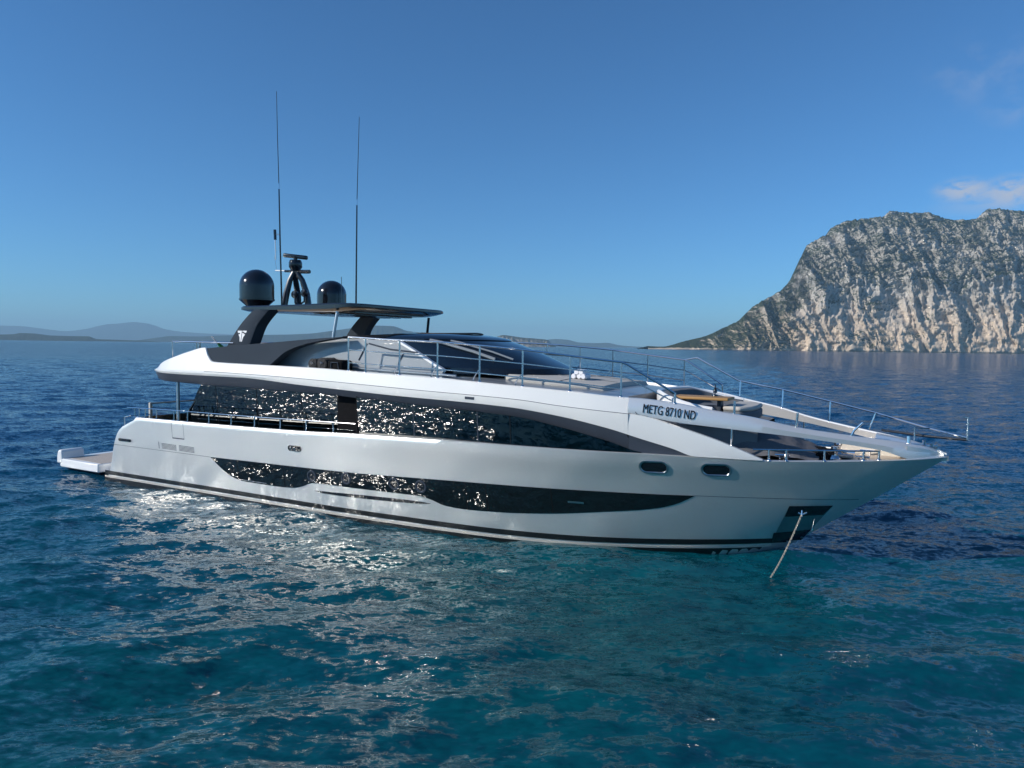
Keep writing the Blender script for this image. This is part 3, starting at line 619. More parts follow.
for s in (-1, 1):
    mb = MB(); mb.tube([(x, s * (UB(x) + .028), CR(x) - .004) for x in XSA if x > 6.5] , .007, 5); mb.build('crease_line', 'grey_band', band)
# small flush light in the band
mb = MB(); mb.add([(x, -(bs(x) + .04), z) for x, z in ((16.72, 3.8), (17.0, 3.79), (17.0, 3.86), (16.72, 3.87))], [(0, 1, 2, 3)]); mb.build('side_light', 'grey_band', band)
mb = MB(); sx = [(20.86, 3.99), (21.0, 3.82), (21.2, 3.62)]
mb.tube([(x, -(bs(x) + (.03 if z < 3.8 else -.06)), z) for x, z in sx], .008, 5); mb.build('panel_seam', 'grey_band', band)
# beams that sweep down from the upper deck to the bow
TB = curve([(20.8, 4.0), (21.2, 3.985), (22.07, 3.89), (22.78, 3.76), (23.7, 3.61), (24.54, 3.42), (25.2, 3.31), (25.78, 3.23), (26.75, 3.1), (27.42, 2.95), (27.62, 2.84)])
BB = curve([(20.8, 3.66), (21.21, 3.61), (21.96, 3.47), (23.28, 3.33), (24.55, 3.20), (25.28, 3.10), (26.36, 2.92), (26.97, 2.74), (27.62, 2.78)])
def bb_(x): return max(0., SHB(min(x, 27.55)) + .01)
beams = []
for s in (-1, 1):
    mb = MB(); P = []
    for x in lin(20.98, 27.6, 90):
        b = bb_(x); t = min(.2, b * .8); zb, zt = BB(x), max(TB(x), BB(x) + .03)
        P.append([(x, s * b, zb), (x, s * (b + .012), (zb + zt) / 2), (x, s * (b - .06), zt - .015), (x, s * (b - .085), zt), (x, s * max(0, b - t), zt), (x, s * max(0, b - t - .02), zt - .03), (x, s * max(0, b - t + .06), zb + .02)])
    mb.grid(P, closed=True); beams.append(mb.build('bow_beam', 'beam_paint', yacht, sharp=30))
mb = MB(); P = []
for x in lin(26.2, 27.66, 24):
    b = bb_(x) - .1; z = TB(x) - .02; P.append([(x, max(0, b) * y, z + .05 * (1 - y * y)) for y in lin(-1, 1, 7)])
P2 = [[(p[0], p[1], p[2] - .18) for p in r] for r in P]
mb.grid(P); mb.grid(P2); mb.grid([P[0], P2[0]]); nose = mb.build('bow_nose', 'beam_paint', yacht)
mb = MB(); P = []
for x in lin(26.85, 27.62, 14):
    b = bb_(x) + .005; P.append([(x, -b, SHEER(min(x, 27.5)) - .02), (x, -b, TB(x) - .04), (x, b, TB(x) - .04), (x, b, SHEER(min(x, 27.5)) - .02)])
mb.grid(P); mb.build('bow_cheek', 'beam_paint', nose)
mb = MB()
for x, y in ((27.2, -.16), (27.2, .16), (27.45, 0.), (27.35, -.08)): mb.lathe([(0, .09), (.035, .08), (.03, .02), (.05, 0)], (x, y, TB(x) + .02), 10)
mb.box((27.3, 0, TB(27.3) + .03), (.35, .12, .05), bev=.02); mb.build('bow_fittings', 'steel', nose)
# registration letters on the starboard beam
fc = bpy.data.curves.new('lettering', 'FONT'); fc.body = 'METG 8710 ND'; fc.size = 1; fc.offset = 0
fo = bpy.data.objects.new('lettering', fc); COL.objects.link(fo); bpy.context.view_layer.update()
me = bpy.data.meshes.new_from_object(fo.evaluated_get(bpy.context.evaluated_depsgraph_get())); bpy.data.objects.remove(fo)
co = np.zeros(len(me.vertices) * 3); me.vertices.foreach_get('co', co); co = co.reshape(-1, 3)
tw = co[:, 0].max(); hh = co[:, 1].max(); nv = []
for x, y, z in co:
    t = (x - co[:, 0].min()) / (tw - co[:, 0].min()); bx = 21.33 + t * 1.16 + .02 * (y / hh); bz = 3.66 - .135 * t + y / hh * (.21 + .0 * t)
    zb, zt = BB(bx), TB(bx); f = (bz - zb) / (zt - zb); yy = bb_(bx) + .014 - .02 * max(0, f - .6)
    nv.append((bx, -(yy + .005), bz))
me.vertices.foreach_set('co', np.array(nv).ravel()); me.materials.clear(); me.materials.append(M['ink']); me.update()
import bmesh
bm = bmesh.new(); bm.from_mesh(me); vs0 = [v.co.copy() for v in bm.verts]; fs0 = [[v.index for v in f.verts] for f in bm.faces]; bm.free()
mb = MB()
for k, dx in enumerate((-.005, 0, .005)): mb.add([(v.x + dx, v.y - .0012 * k, v.z) for v in vs0], fs0)
lt = mb.build('registration_lettering', 'ink', beams[0], fixn=False)

# ------------------------------------------------------------------ foredeck lounge trunk
mb = MB(); tk = curve([(20.6, 2.2), (21.5, 2.0), (22.5, 1.72), (23.4, 1.4), (23.9, 1.15)])
top = curve([(20.6, 3.4), (22.5, 3.38), (23.5, 3.36), (23.9, 3.3)])
P = []
for x in lin(20.6, 23.7, 24):
    t = tk(x); P.append([(x, -t - .12, 2.45), (x, -t, top(x) - .05), (x, -t + .08, top(x)), (x, 0, top(x) + .02), (x, t - .08, top(x)), (x, t, top(x) - .05), (x, t + .12, 2.45)])
mb.grid(P); mb.grid([[(20.93, -2.7, 4.02), (20.93, 2.7, 4.02)], [(20.97, -2.6, 2.5), (20.97, 2.6, 2.5)]]); mb.build('lounge_trunk', 'trunk', yacht)
mb = MB(); P = []
for i, x in enumerate(lin(22.7, 25.05, 34)):
    f = i / 33; w = min(bs(x) - .35, 1.9 - .6 * f); zt = 3.37 - .72 * max(0, (f - .3) / .7) ** 1.1 - (.25 if f < .25 else 0) * (1 - f * 4)
    P.append([(x, y * w, zt - (zt - 2.62) * abs(y) ** 3 * .9 + .035 * math.sin(6 * y + x * 5) * math.sin(x * 7 - y * 3)) for y in lin(-1, 1, 27)])
mb.grid(P); mb.grid([[(p[0], p[1], p[2]) for p in P[-1]], [(p[0], p[1], 2.56) for p in P[-1]]]); mb.build('canvas_cover', 'cover', yacht, sharp=60)
# windlass and bitts on the bow deck
for y in (-.42, .42):
    mb = MB(); mb.lathe([(.0, .34), (.09, .33), (.1, .28), (.06, .2), (.07, .12), (.14, .06), (.16, 0)], (25.35, y, 2.56), 20); mb.tube([(25.35, y, 2.68), (25.75, y * .8, 2.66)], .05); mb.build('windlass', 'steel', yacht)
mb = MB()
for x, y in ((25.1, -.75), (25.0, -.4), (25.15, .1), (24.95, .35)): mb.box((x, y, 2.66), (.26, .22, .2), rz=x * 3, bev=.04)
mb.tube([(24.8, -.9, 2.62), (25.05, -.55, 2.7), (25.4, -.35, 2.62), (25.7, -.1, 2.6)], .04); mb.build('mooring_gear', 'black_matt', yacht)
for x, y in ((25.95, -.7), (26.0, .6), (24.3, -1.45)):
    mb = MB(); mb.tube([(x - .16, y, 2.72), (x + .16, y, 2.72)], .025); mb.tube([(x - .06, y, 2.57), (x - .06, y, 2.72)], .022); mb.tube([(x + .06, y, 2.57), (x + .06, y, 2.72)], .022); mb.build('cleat', 'steel', yacht)
# cream inner face of the port bulwark up to the beam at the bow
mb = MB(); P = []
for x in lin(25.3, 27.0, 20):
    b = max(.03, bs(x) - .17); P.append([(x, b, 2.5), (x, b, min(BB(x), 2.92))])
mb.grid(P); mb.build('bulwark_lining', 'cream', yacht)

# ------------------------------------------------------------------ flybridge coaming, walls, wheelhouse
chi = curve([(5.9, 4.96), (7.08, 5.06), (8.47, 5.16), (9.78, 5.25), (10.86, 5.33), (12.2, 5.41)])
clo = curve([(5.9, 4.95), (6.2, 4.93), (6.45, 4.72), (6.77, 4.53), (7.5, 4.51), (9.35, 4.49), (9.6, 4.66), (9.95, 4.92), (10.4, 5.09), (10.85, 5.20), (12.2, 5.40)])
cy = lambda x, z: bs(x) - .11 - .3 * max(0, z - 4.45)
for s in (-1, 1):
    skin(clo, chi, 5.9, 12.2, cy, 0, .34, 'flybridge_coaming', 'coaming', yacht, s, 120, 8, sharp=40)
    whi = curve([(8.6, 5.1), (12, 5.36), (13.85, 5.31), (14.0, 5.25), (15.55, 4.5)]); wlo = lambda x: DK(x) - .03
    wl_ = skin(wlo, whi, 8.6, 15.5, lambda x, z: 2.72 - .12 * (z - 4.4), 0, .12, 'flybridge_wall', 'wall', yacht, s, 60, 4)
    skin(lambda x: whi(x) - .055, lambda x: whi(x) + .012, 13.86, 15.52, lambda x, z: 2.72 - .12 * (z - 4.4), .012, .14, 'wall_edge', 'white2', wl_, s, 20, 2)
    mb = MB(); y0 = lambda z: s * (2.735 - .12 * (z - 4.4))
    mb.tube([(12.45, y0(4.75), 4.72), (12.72, y0(5.3), 5.22)], .022, 6); mb.tube([(12.8, y0(5.2), 5.22), (13.6, y0(5.05), 5.06), (14.6, y0(5.0), 4.98)], .022, 6); mb.tube([(13.95, y0(4.7), 4.66), (14.1, y0(5), 4.94)], .018, 6)
    mb.build('wall_groove', 'grey_band', wl_)
    mb = MB(); mb.tube([(x, s * 2.78, DK(x) + .12) for x in lin(11.2, 16.0, 12)], .035, 6); mb.build('grab_bar', 'steel_matt', wl_)
mb = MB(); mb.grid([[(x, -2.6, 4.47 if x < 12 else 5.0), (x, 2.6, 4.47 if x < 12 else 5.0)] for x in (3.8, 8, 11.9, 12.0, 13.5)]); mb.build('flybridge_floor', 'teak', yacht)
def wheelhouse():
    n = 49
    def ring(x0, L, w, z, px=2.5):
        out = []
        for i in range(n):
            a = -math.pi / 2 + math.pi * i / (n - 1); c, s_ = math.cos(a), math.sin(a)
            out.append((x0 + L * (abs(c) ** (2 / px)), w * math.copysign(abs(s_) ** (2 / px), s_), z))
        return out
    base = ring(13.6, 4.55, 2.45, 4.40, 2.35); b2 = ring(13.6, 4.40, 2.45, 4.56, 2.35); mid = ring(13.4, 3.55, 2.38, 4.98, 2.4); mid2 = ring(13.3, 2.85, 2.3, 5.24, 2.45); top = ring(13.2, 2.5, 2.24, 5.36, 2.5); 
    mb = MB(); mb.grid([b2, mid, mid2, top]); g = mb.build('windshield', 'dome_glass', yacht, sharp=60)
    mb = MB(); mb.grid([base, b2]); mb.build('windshield_base', 'black', g)
    r0 = ring(13.15, 2.62, 2.26, 5.365, 2.5); r1 = ring(13.1, 2.55, 2.2, 5.42, 2.5); r2 = ring(13.0, 2.0, 1.75, 5.53, 2.5); r3 = ring(13., 1.3, 1.1, 5.565, 2.3); r4 = ring(13., .4, .3, 5.575, 2.)
    back = [[(11.8, p[1], p[2]) for p in r] for r in (r1,)]
    mb = MB(); mb.grid([r0, r1, r2, r3, r4]); mb.grid([[(11.3, -2.3, 5.36), (13.15, -2.26, 5.37)], [(11.3, -2.1, 5.44), (13.1, -2.2, 5.42)], [(11.3, 0, 5.5), (13, -.3, 5.6)], [(11.3, 0, 5.5), (13, .3, 5.6)], [(11.3, 2.1, 5.44), (13.1, 2.2, 5.42)], [(11.3, 2.3, 5.36), (13.15, 2.26, 5.37)]])
    rf = mb.build('wheelhouse_roof', 'dome_glass', yacht, sharp=50)
    mb = MB(); hr = [(13.9 + 1.0 * math.cos(a), 1.2 * math.sin(a), 5.6 + .05 * math.cos(a * 2) * 0) for a in lin(-math.pi, math.pi, 40)]
    mb.tube([(x, y, 5.575 - .03 * abs(y)) for x, y, z in hr], .03, 6); mb.build('roof_hatch_rim', 'rim', rf)
    # wipers lying on the glass
    def on(i, t):
        rr = [b2, mid, mid2, top]; k = min(int(t * 3), 2); f = t * 3 - k; a, b = Vector(rr[k][i]), Vector(rr[k + 1][i]); return a.lerp(b, f)
    for i0, i1, t1, r_ in ((13, 7, .86, .045), (16, 11, .84, .028)):
        mb = MB(); pts = []
        for q in lin(0, 1, 9):
            fi = i0 + (i1 - i0) * q; a = on(int(fi), .18 + (t1 - .18) * q); b = on(min(int(fi) + 1, n - 1), .18 + (t1 - .18) * q); p = a.lerp(b, fi - int(fi)); pts.append((p.x + .02, p.y - .03, p.z + .03))
        mb.tube(pts, r_, 6); mb.build('wiper', 'wall', g)
wheelhouse()
# sun pad on the upper foredeck
mb = MB(); P = []; pw = curve([(16.8, 1.5), (17.05, 1.8), (17.5, 1.98), (18.5, 1.98), (19.9, 1.78)])
xs_ = lin(16.9, 19.9, 30)
def padz(x, y): return DK(x) + .12 + .17 - .07 * (y / 2) ** 2 - .02 * (x - 17)
for x in xs_:
    w = pw(x); P.append([(x, -w, DK(x) + .02), (x, -w - .03, padz(x, w) - .08), (x, -w + .06, padz(x, w))] + [(x, y, padz(x, y)) for y in lin(-w + .3, w - .3, 9)] + [(x, w - .06, padz(x, w)), (x, w + .03, padz(x, w) - .08), (x, w, DK(x) + .02)])
mb.grid(P); e0 = [(p[0] - .04, p[1], min(p[2], DK(xs_[0]) + .05)) for p in P[0]]; e1 = [(p[0] + .05, p[1], min(p[2], DK(xs_[-1]) + .05)) for p in P[-1]]
mb.grid([e0, P[0]]); mb.grid([P[-1], e1]); pad = mb.build('sun_pad', 'pad', yacht, sharp=50)
mb = MB()
for y in (-.62, .62): mb.tube([(x, y * min(1, pw(x) / 1.9), padz(x, y) + .003) for x in lin(17.0, 19.85, 16)], .012, 5)
for x in (17.5, 18.7): mb.tube([(x, y, padz(x, y) + .003) for y in lin(-1.9, 1.9, 12)], .010, 5)
mb.build('seam', 'cushion', pad)
# horseshoe sofa behind the table
def horseshoe(r0, r1, z0, z1a, z1b, nm, m, parent):
    mb = MB(); P = []
    for i in range(41):
        t = i / 40; a = math.pi * (1.5 - t)                      # starboard tip -> aft -> port tip
        def pt(k):
            ca, sa = math.cos(a), math.sin(a); x = 22.75 + 1.75 * math.copysign(abs(ca) ** .7, ca) * k; y = 1.93 * math.copysign(abs(sa) ** .7, sa) * k; return x, y
        xo, yo = pt(r0); xi, yi = pt(r1); z1 = z1b + (z1a - z1b) * min(1, math.sin(math.pi * t) * 1.25)
        P.append([(xo, yo, z0), (xo, yo, z1 - .03), (xo * .6 + xi * .4, yo * .6 + yi * .4, z1), (xi, yi, z1 - .03), (xi, yi, z0)])
    mb.grid(P); mb.add(P[0], [(0, 1, 2, 3, 4)]); mb.add(P[-1], [(0, 1, 2, 3, 4)]); return mb.build(nm, m, parent, sharp=50)
sofa = empty('lounge_sofa', (22.0, 0, 3.38)); sofa.parent = None
def local_thing(name, x, y, z, rz=0):
    e = empty(name, yacht.matrix_basis @ Vector((x, y, z)) if 0 else (Matrix.Translation(yacht.location) @ Matrix.Rotation(-TH, 4, 'Z')) @ Vector((x, y, z)), -TH + rz); return e
bpy.data.objects.remove(sofa)
def thing_frame(name, rz=0):
    """a thing that stands on the yacht: its parts are modelled in yacht coordinates and shifted to its base"""
    return name
def rebase(e, base):
    for c in [o for o in COL.objects if o.parent == e]:
        c.location = (-base[0], -base[1], -base[2])
sofa = local_thing('lounge_sofa', 21.2, 0, 3.38); tag(sofa, 'grey horseshoe sofa with white shell behind the wooden table on the foredeck', 'sofa')
horseshoe(1.0, .94, 3.35, 4.12, 3.8, 'shell', 'white2', sofa); horseshoe(.935, .82, 3.36, 4.07, 3.76, 'backrest', 'cushion', sofa); horseshoe(.82, .45, 3.36, 3.68, 3.66, 'seat', 'cushion', sofa); rebase(sofa, (21.2, 0, 3.38))
tb = local_thing('foredeck_table', 22.2, -.62, 3.4); tag(tb, 'wooden topped table standing in front of the grey sofa on the foredeck', 'table')
mb = MB(); mb.box((22.2, -.62, 3.93), (1.45, .8, .07), bev=.02); mb.build('table_top', 'table_wood', tb)
for x in (21.75, 22.65):
    mb = MB(); mb.box((x, -.62, 3.64), (.1, .3, .5), bev=.02); mb.build('leg', 'grey_band', tb)
rebase(tb, (22.2, -.62, 3.4))
be = local_thing('lounge_bench', 23.0, .2, 3.4); tag(be, 'low rounded bench with pale cushion top in front of the wooden table', 'bench')
mb = MB(); bp_ = [(22.75 + .0, -.8), (23.2, -.95), (23.45, -.6), (23.5, 0), (23.45, .8), (23.2, 1.2), (22.75, 1.1)]
mb.prism(bp_, lambda x, y: (x, y, 3.4), lambda x, y: (x, y, 3.64)); mb.build('base', 'cushion', be, bevel=.05)
mb = MB(); mb.prism(bp_, lambda x, y: (x, y, 3.64), lambda x, y: (x, y, 3.76)); mb.build('cushion', 'pad', be, bevel=.05); rebase(be, (23.0, .2, 3.4))
lp = local_thing('table_lamp', 22.3, .0, 3.96); tag(lp, 'small black lamp on a thin stem beside the wooden table', 'lamp')
mb = MB(); mb.lathe([(0, .04), (.07, .03), (.08, 0)], (22.45, -.35, 3.97), 14); mb.tube([(22.45, -.35, 3.98), (22.45, -.35, 4.27)], .014); mb.build('stem', 'black', lp)
mb = MB(); mb.lathe([(.02, .12), (.05, .08), (.055, 0), (0, 0)], (22.45, -.35, 4.05), 14); mb.build('shade', 'black', lp); rebase(lp, (22.3, 0, 3.96))

# ------------------------------------------------------------------ hardtop, legs, masts
def hardtop():
    mb = MB(); rows = []
    n = 44
    def outline(k):
        out = []
        for i in range(n):
            a = 2 * math.pi * i / n; c, s_ = math.cos(a), math.sin(a)
            ex = 9.6 + (2.55 if c > 0 else -2.75) * abs(c) ** .22 * k; ey = 2.62 * math.copysign(abs(s_) ** .22, s_) * k
            out.append((ex, ey))
        return out
    tz = curve([(6.9, 6.42), (9, 6.42), (11.3, 6.45), (12.4, 6.44), (13.8, 6.38)]); bz = curve([(6.8, 6.26), (9, 6.22), (10.8, 6.2), (12.2, 6.3), (13.8, 6.34)])
    o1, o9 = outline(1), outline(.9); o6 = outline(.6)
    mb.grid([[(x, y, bz(x) - .0) for x, y in outline(.3)], [(x, y, bz(x)) for x, y in o6], [(x, y, bz(x)) for x, y in outline(.93)], [(x, y, bz(x) + .05) for x, y in o1], [(x, y, tz(x) - .04) for x, y in o1], [(x, y, tz(x)) for x, y in outline(.985)], [(x, y, tz(x) + .02) for x, y in o6], [(x, y, tz(x) + .03) for x, y in outline(.3)]], closed=True)
    ht = mb.build('hardtop', 'coaming_gloss', yacht, sharp=40)
    mb = MB(); mb.grid([[(x, y * 1.9, bz(x) - .012) for y in lin(-1, 1, 5)] for x in lin(9.6, 11.8, 10)]); mb.build('ceiling_panel', 'cream', ht)
    for k in range(4):
        mb = MB(); mb.box((9.9 + k * .5, 0, bz(10 + k * .5) - .04), (.26, 3.6, .03)); mb.build('louvre', 'black', ht)
hardtop()
for s in (-1, 1):
    lc = curve([(4.95, .13), (5.06, .22), (5.8, .82), (6.2, 1.28), (6.26, 1.36)])        # forward sweep with height
    wd = curve([(4.95, 1.08), (5.17, 1.02), (5.5, .9), (5.8, .8), (6.26, .74)])
    mb = MB(); P = []
    for z in lin(4.95, 6.26, 18):
        x0 = 6.70 + lc(z); x1 = x0 + wd(z); y = 2.92 - .1 * (z - 5)
        P.append([(x0, s * y, z), (x0 + .04, s * (y + .02), z), (x1 - .04, s * (y + .02), z), (x1, s * y, z), (x1 + .03, s * (y - .4), z), (x0 + .03, s * (y - .4), z)])
    mb.grid(P, closed=True); lg = mb.build('hardtop_leg', 'coaming', yacht, sharp=40)
    mb = MB()
    for poly in ([(.03, .5), (.5, .5), (.5, .4), (.45, .30), (.03, .30)], [(.03, .30), (.2, .30), (.2, .19), (.03, .19)], [(.03, .19), (.37, .19), (.31, .04), (.2, -.1), (.12, -.5), (.03, -.5)]):
        for f in (1, -1):
            pp = [(7.63 + f * px_ * .42, 5.41 + pz * .36) for px_, pz in poly]
            mb.add([(x + .1 * (z - 5.41), s * (2.92 - .1 * (z - 5) + .026), z) for x, z in pp], [tuple(range(len(pp)))])
    mb.build('emblem', 'decal', lg)
def dome(y, base, r, cyl, nm='satellite_dome'):
    mb = MB(); c = (7.05 if y < 0 else 7.2, y, base)
    pr = [(r * .6, 0), (r * .66, .03), (r * .98, .2), (r * 1.03, .21), (r * 1.03, .26), (r, .27), (r, .34 + cyl)] + [(r * math.cos(a), .34 + cyl + r * 1.0 * math.sin(a)) for a in lin(.08, math.pi / 2, 12)]
    mb.lathe(pr, c, 40); return mb.build(nm, 'black', yacht, sharp=40)
dome(-1.75, 6.45, .575, .36); dome(1.75, 6.38, .56, .36)
mast = MB(); mast.tube([(6.78, -.3, 6.44), (6.82, -.2, 7.0), (6.9, -.1, 7.5), (7.05, -.02, 7.85)], [.12, .12, .1, .08], 10); m1 = mast.build('radar_mast', 'coaming_gloss', yacht)
mb = MB(); mb.tube([(7.5, .25, 6.44), (7.44, .2, 7.0), (7.32, .1, 7.5), (7.12, 0, 7.85)], [.12, .12, .1, .08], 10); mb.tube([(6.9, .3, 6.44), (6.9, .28, 7.0), (6.98, .1, 7.5), (7.08, 0, 7.85)], [.12, .12, .1, .08], 10); mb.build('mast_leg', 'coaming_gloss', m1)
mb = MB(); mb.lathe([(0, .42), (.2, .4), (.24, .3), (.24, .14), (.16, .02), (.16, 0)], (7.08, 0, 7.84), 24); mb.tube([(7.08, 0, 8.2), (7.08, 0, 8.34)], .07); mb.build('radar_pod', 'black', m1)
mb = MB(); mb.box((7.08, 0, 8.37), (1.0, .16, .15), rz=R(12), ry=R(7), bev=.05); mb.build('radar_bar', 'black', m1)
mb = MB(); mb.tube([(6.55, -.0, 7.86), (7.75, .0, 7.8)], .045); mb.tube([(7.3, .0, 7.81), (7.78, .0, 7.79)], .07); mb.build('cross_arm', 'black', m1)
mb = MB(); mb.tube([(6.05, 0, 7.9), (6.6, 0, 7.87)], .022); mb.build('arm_tip', 'lamp_white', m1)
for x, z, ax in ((7.15, 6.98, 0), (7.62, 7.02, 1)):
    mb = MB(); mb.lathe([(.02, -.08), (.13, -.06), (.15, .0), (.13, .06), (.02, .08)], (x, -.1, z), 16, axis='y'); mb.tube([(x, -.1, z - .14), (x, -.1, z - .3), (7.3, 0, z - .4)], .03); mb.build('search_light', 'black', m1)
an = MB(); an.tube([(7.02, -.6, 6.45), (6.95, -.6, 8.6), (6.9, -.6, 10.75)], [.032, .028, .024], 8); a1 = an.build('whip_antenna', 'black', yacht)
mb = MB(); mb.tube([(6.9, -.6, 10.8), (6.84, -.6, 12.5), (6.8, -.6, 14.15)], [.016, .013, .01], 6); mb.build('tip', 'black', a1)
mb = MB(); mb.tube([(6.9, -.6, 10.7), (6.9, -.6, 10.9)], .034, 8); mb.build('collar', 'steel', a1)
an = MB(); an.tube([(8.47, 1.7, 6.45), (8.49, 1.7, 8.6), (8.51, 1.7, 10.45)], [.034, .03, .026], 8); a2 = an.build('whip_antenna', 'black', yacht)
mb = MB(); mb.tube([(8.51, 1.7, 10.5), (8.56, 1.7, 12.0), (8.62, 1.7, 13.65)], [.017, .014, .011], 6); mb.build('tip', 'black', a2)
mb = MB(); mb.tube([(8.51, 1.7, 10.4), (8.51, 1.7, 10.62)], .036, 8); mb.build('collar', 'steel', a2)
mb = MB(); mb.tube([(6.76, -.6, 7.86), (6.66, -.6, 8.3), (6.75, -.6, 8.55)], .008, 5); mb.tube([(6.72, -.6, 8.2), (6.70, -.6, 8.95)], .02, 6); mb.tube([(6.90, -.6, 9.1), (6.68, -.6, 9.12)], .012, 5); mb.build('sensor_bracket', 'steel_matt', a1)
mb = MB(); mb.tube([(6.70, -.6, 8.92), (6.68, -.6, 9.28)], .05, 8); mb.build('sensor', 'black', a1)
mb = MB(); mb.tube([(8.2, 1.2, 6.45), (8.2, 1.2, 7.7)], .012, 5); mb.build('short_aerial', 'black', yacht)
for s in (-1, 1):
    mb = MB(); mb.tube([(11.22, s * 2.45, 4.5), (11.22, s * 2.45, 5.44), (11.34, s * 2.4, 6.2)], .05, 10); mb.build('hardtop_pole', 'steel_matt' if s < 0 else 'black', yacht)

# ------------------------------------------------------------------ rails
def post_set(parent, posts, r=.02, name='rail_post', m='steel'):
    for pts in posts:
        mb = MB(); mb.tube(pts, r, 8); b = pts[0]; mb.lathe([(.05, 0), (.045, .02), (r, .04)], b, 10); mb.build(name, m, parent)
RT = curve([(12.66, 5.40), (14.0, 5.335), (15.75, 5.28), (17.04, 5.20), (18.25, 5.11), (19.5, 4.975), (20.77, 4.84)])
yr = lambda x: bs(x) - .13
for s in (-1, 1):
    mb = MB(); y = lambda x: s * yr(x)
    mb.tube([(x, y(x), RT(x)) for x in lin(12.66, 20.77, 30)] + [(20.9, y(20.9), 4.79), (22.01, s * (bs(22.01) - .08), 4.13)], .027, 8)
    for fr_, r_ in ((.62, .016), (.24, .016)):
        mb.tube([(x, y(x), BT(x) + (RT(x) - BT(x)) * fr_) for x in lin(12.66, 20.77, 30)] + ([(20.95, y(20.95), BT(20.9) + .82 * fr_ - .06), (21.95, s * (bs(21.95) - .08), 3.95 if fr_ > .5 else 3.92)] if fr_ > .5 else []), r_, 6)
    rl = mb.build('upper_rail', 'steel', yacht)
    post_set(rl, [[(x, y(x), BT(x)), (x, y(x), RT(x) - .01)] for x in (12.66, 13.3, 14.51, 15.76, 17.05, 18.27, 19.52, 20.77)], .024)
    for x in (14.51, 15.76, 17.05, 18.27):
        mb = MB(); mb.tube([(x - .03, y(x), BT(x) + .3), (x - .2, y(x) - s * .06, BT(x) + .12), (x - .26, y(x) - s * .1, BT(x))], .015, 6); mb.build('rail_brace', 'steel', rl)
    post_set(rl, [[(22.01, s * (bs(22.01) - .08), TB(22.01) - .01), (22.01, s * (bs(22.01) - .08), 4.14)]], .027)
# tall bow rail on the port beam, meeting the jack staff over the stem
pr = [(21.18, 2.72, 4.92), (22.5, 2.4, 4.27), (23.8, 1.92, 4.08), (25.06, 1.38, 3.85), (26.15, .85, 3.65), (27.3, .3, 3.39), (28.04, 0, 3.25)]
mb = MB(); mb.tube([(20.77, yr(20.77), 4.84)] + pr, .026, 8); br = mb.build('bow_rail', 'steel', yacht)
post_set(br, [[(x, y, TB(x) - .02), (x2, y2, z)] for x, y, x2, y2, z in ((22.55, 2.3, 22.55, 2.37, 4.26), (23.8, 1.82, 23.8, 1.9, 4.07), (25.05, 1.3, 25.06, 1.37, 3.84), (26.0, .86, 26.15, .85, 3.64))], .022)
mb = MB(); mb.tube([(26.3, .72, 3.24), (27.2, .3, 3.2), (28.04, 0, 3.2)], .03, 8); mb.build('lower_bar', 'black', br)  # rail in shadow: its dark side is put into the black colour
mb = MB(); mb.tube([(28.04, 0, 3.2), (28.04, 0, 3.72)], .022, 8); mb.tube([(28.04, 0, 3.71), (27.95, 0, 3.72)], .02, 6); mb.build('jack_staff', 'steel', br)
mb = MB(); mb.tube([(26.88, -.42, TB(26.88)), (26.88, -.4, 3.24)], .04, 8); mb.build('beam_post', 'steel', beams[0]); mb = MB(); mb.tube([(27.0, .1, 3.1), (27.0, .1, 3.4), (27.3, .28, 3.39)], .018, 6); mb.build('rail_bracket', 'steel', br)
for s in (-1,):
    mb = MB()
    P0 = [[(23.3, s * (bs(23.3) - .1), TB(23.3) - .01), (23.3, s * (bs(23.3) - .1), 3.98)], [(24.6, s * (bs(24.6) - .1), TB(24.6) - .01), (24.62, s * (bs(24.6) - .1), 3.74)],
          [(25.72, s * (bs(25.75) - .1), TB(25.75) - .01), (25.78, s * (bs(25.75) - .1), 3.36), (25.95, s * (bs(25.75) - .08), 3.55)]]
    for pts in P0:
        mb = MB(); mb.tube(pts, .027, 8); mb.build('beam_post', 'steel', beams[0])
for s in (-1, 1):
    b_ = beams[0 if s < 0 else 1]
    for x in (23.26, 24.4):
        if x > 24 and s < 0: continue
        mb = MB(); mb.tube([(x, s * (bs(x) - .1), LF(x) if x < 23.9 else SHEER(x)), (x, s * (bs(x) - .1), BB(x) + .03)], .025, 8); mb.build('beam_strut', 'steel', b_)
    mb = MB(); mb.tube([(x, s * (bs(x) - .06), 2.87 + .012 * (x - 24)) for x in lin(23.72, 26.32, 14)], .02, 8); mr_ = mb.build('toe_rail', 'steel', yacht)
    post_set(mr_, [[(x, s * (bs(x) - .06), SHEER(x) + .015), (x, s * (bs(x) - .06), 2.87 + .012 * (x - 24))] for x in (24.06, 24.42, 25.2, 25.99, 26.3)], .026)
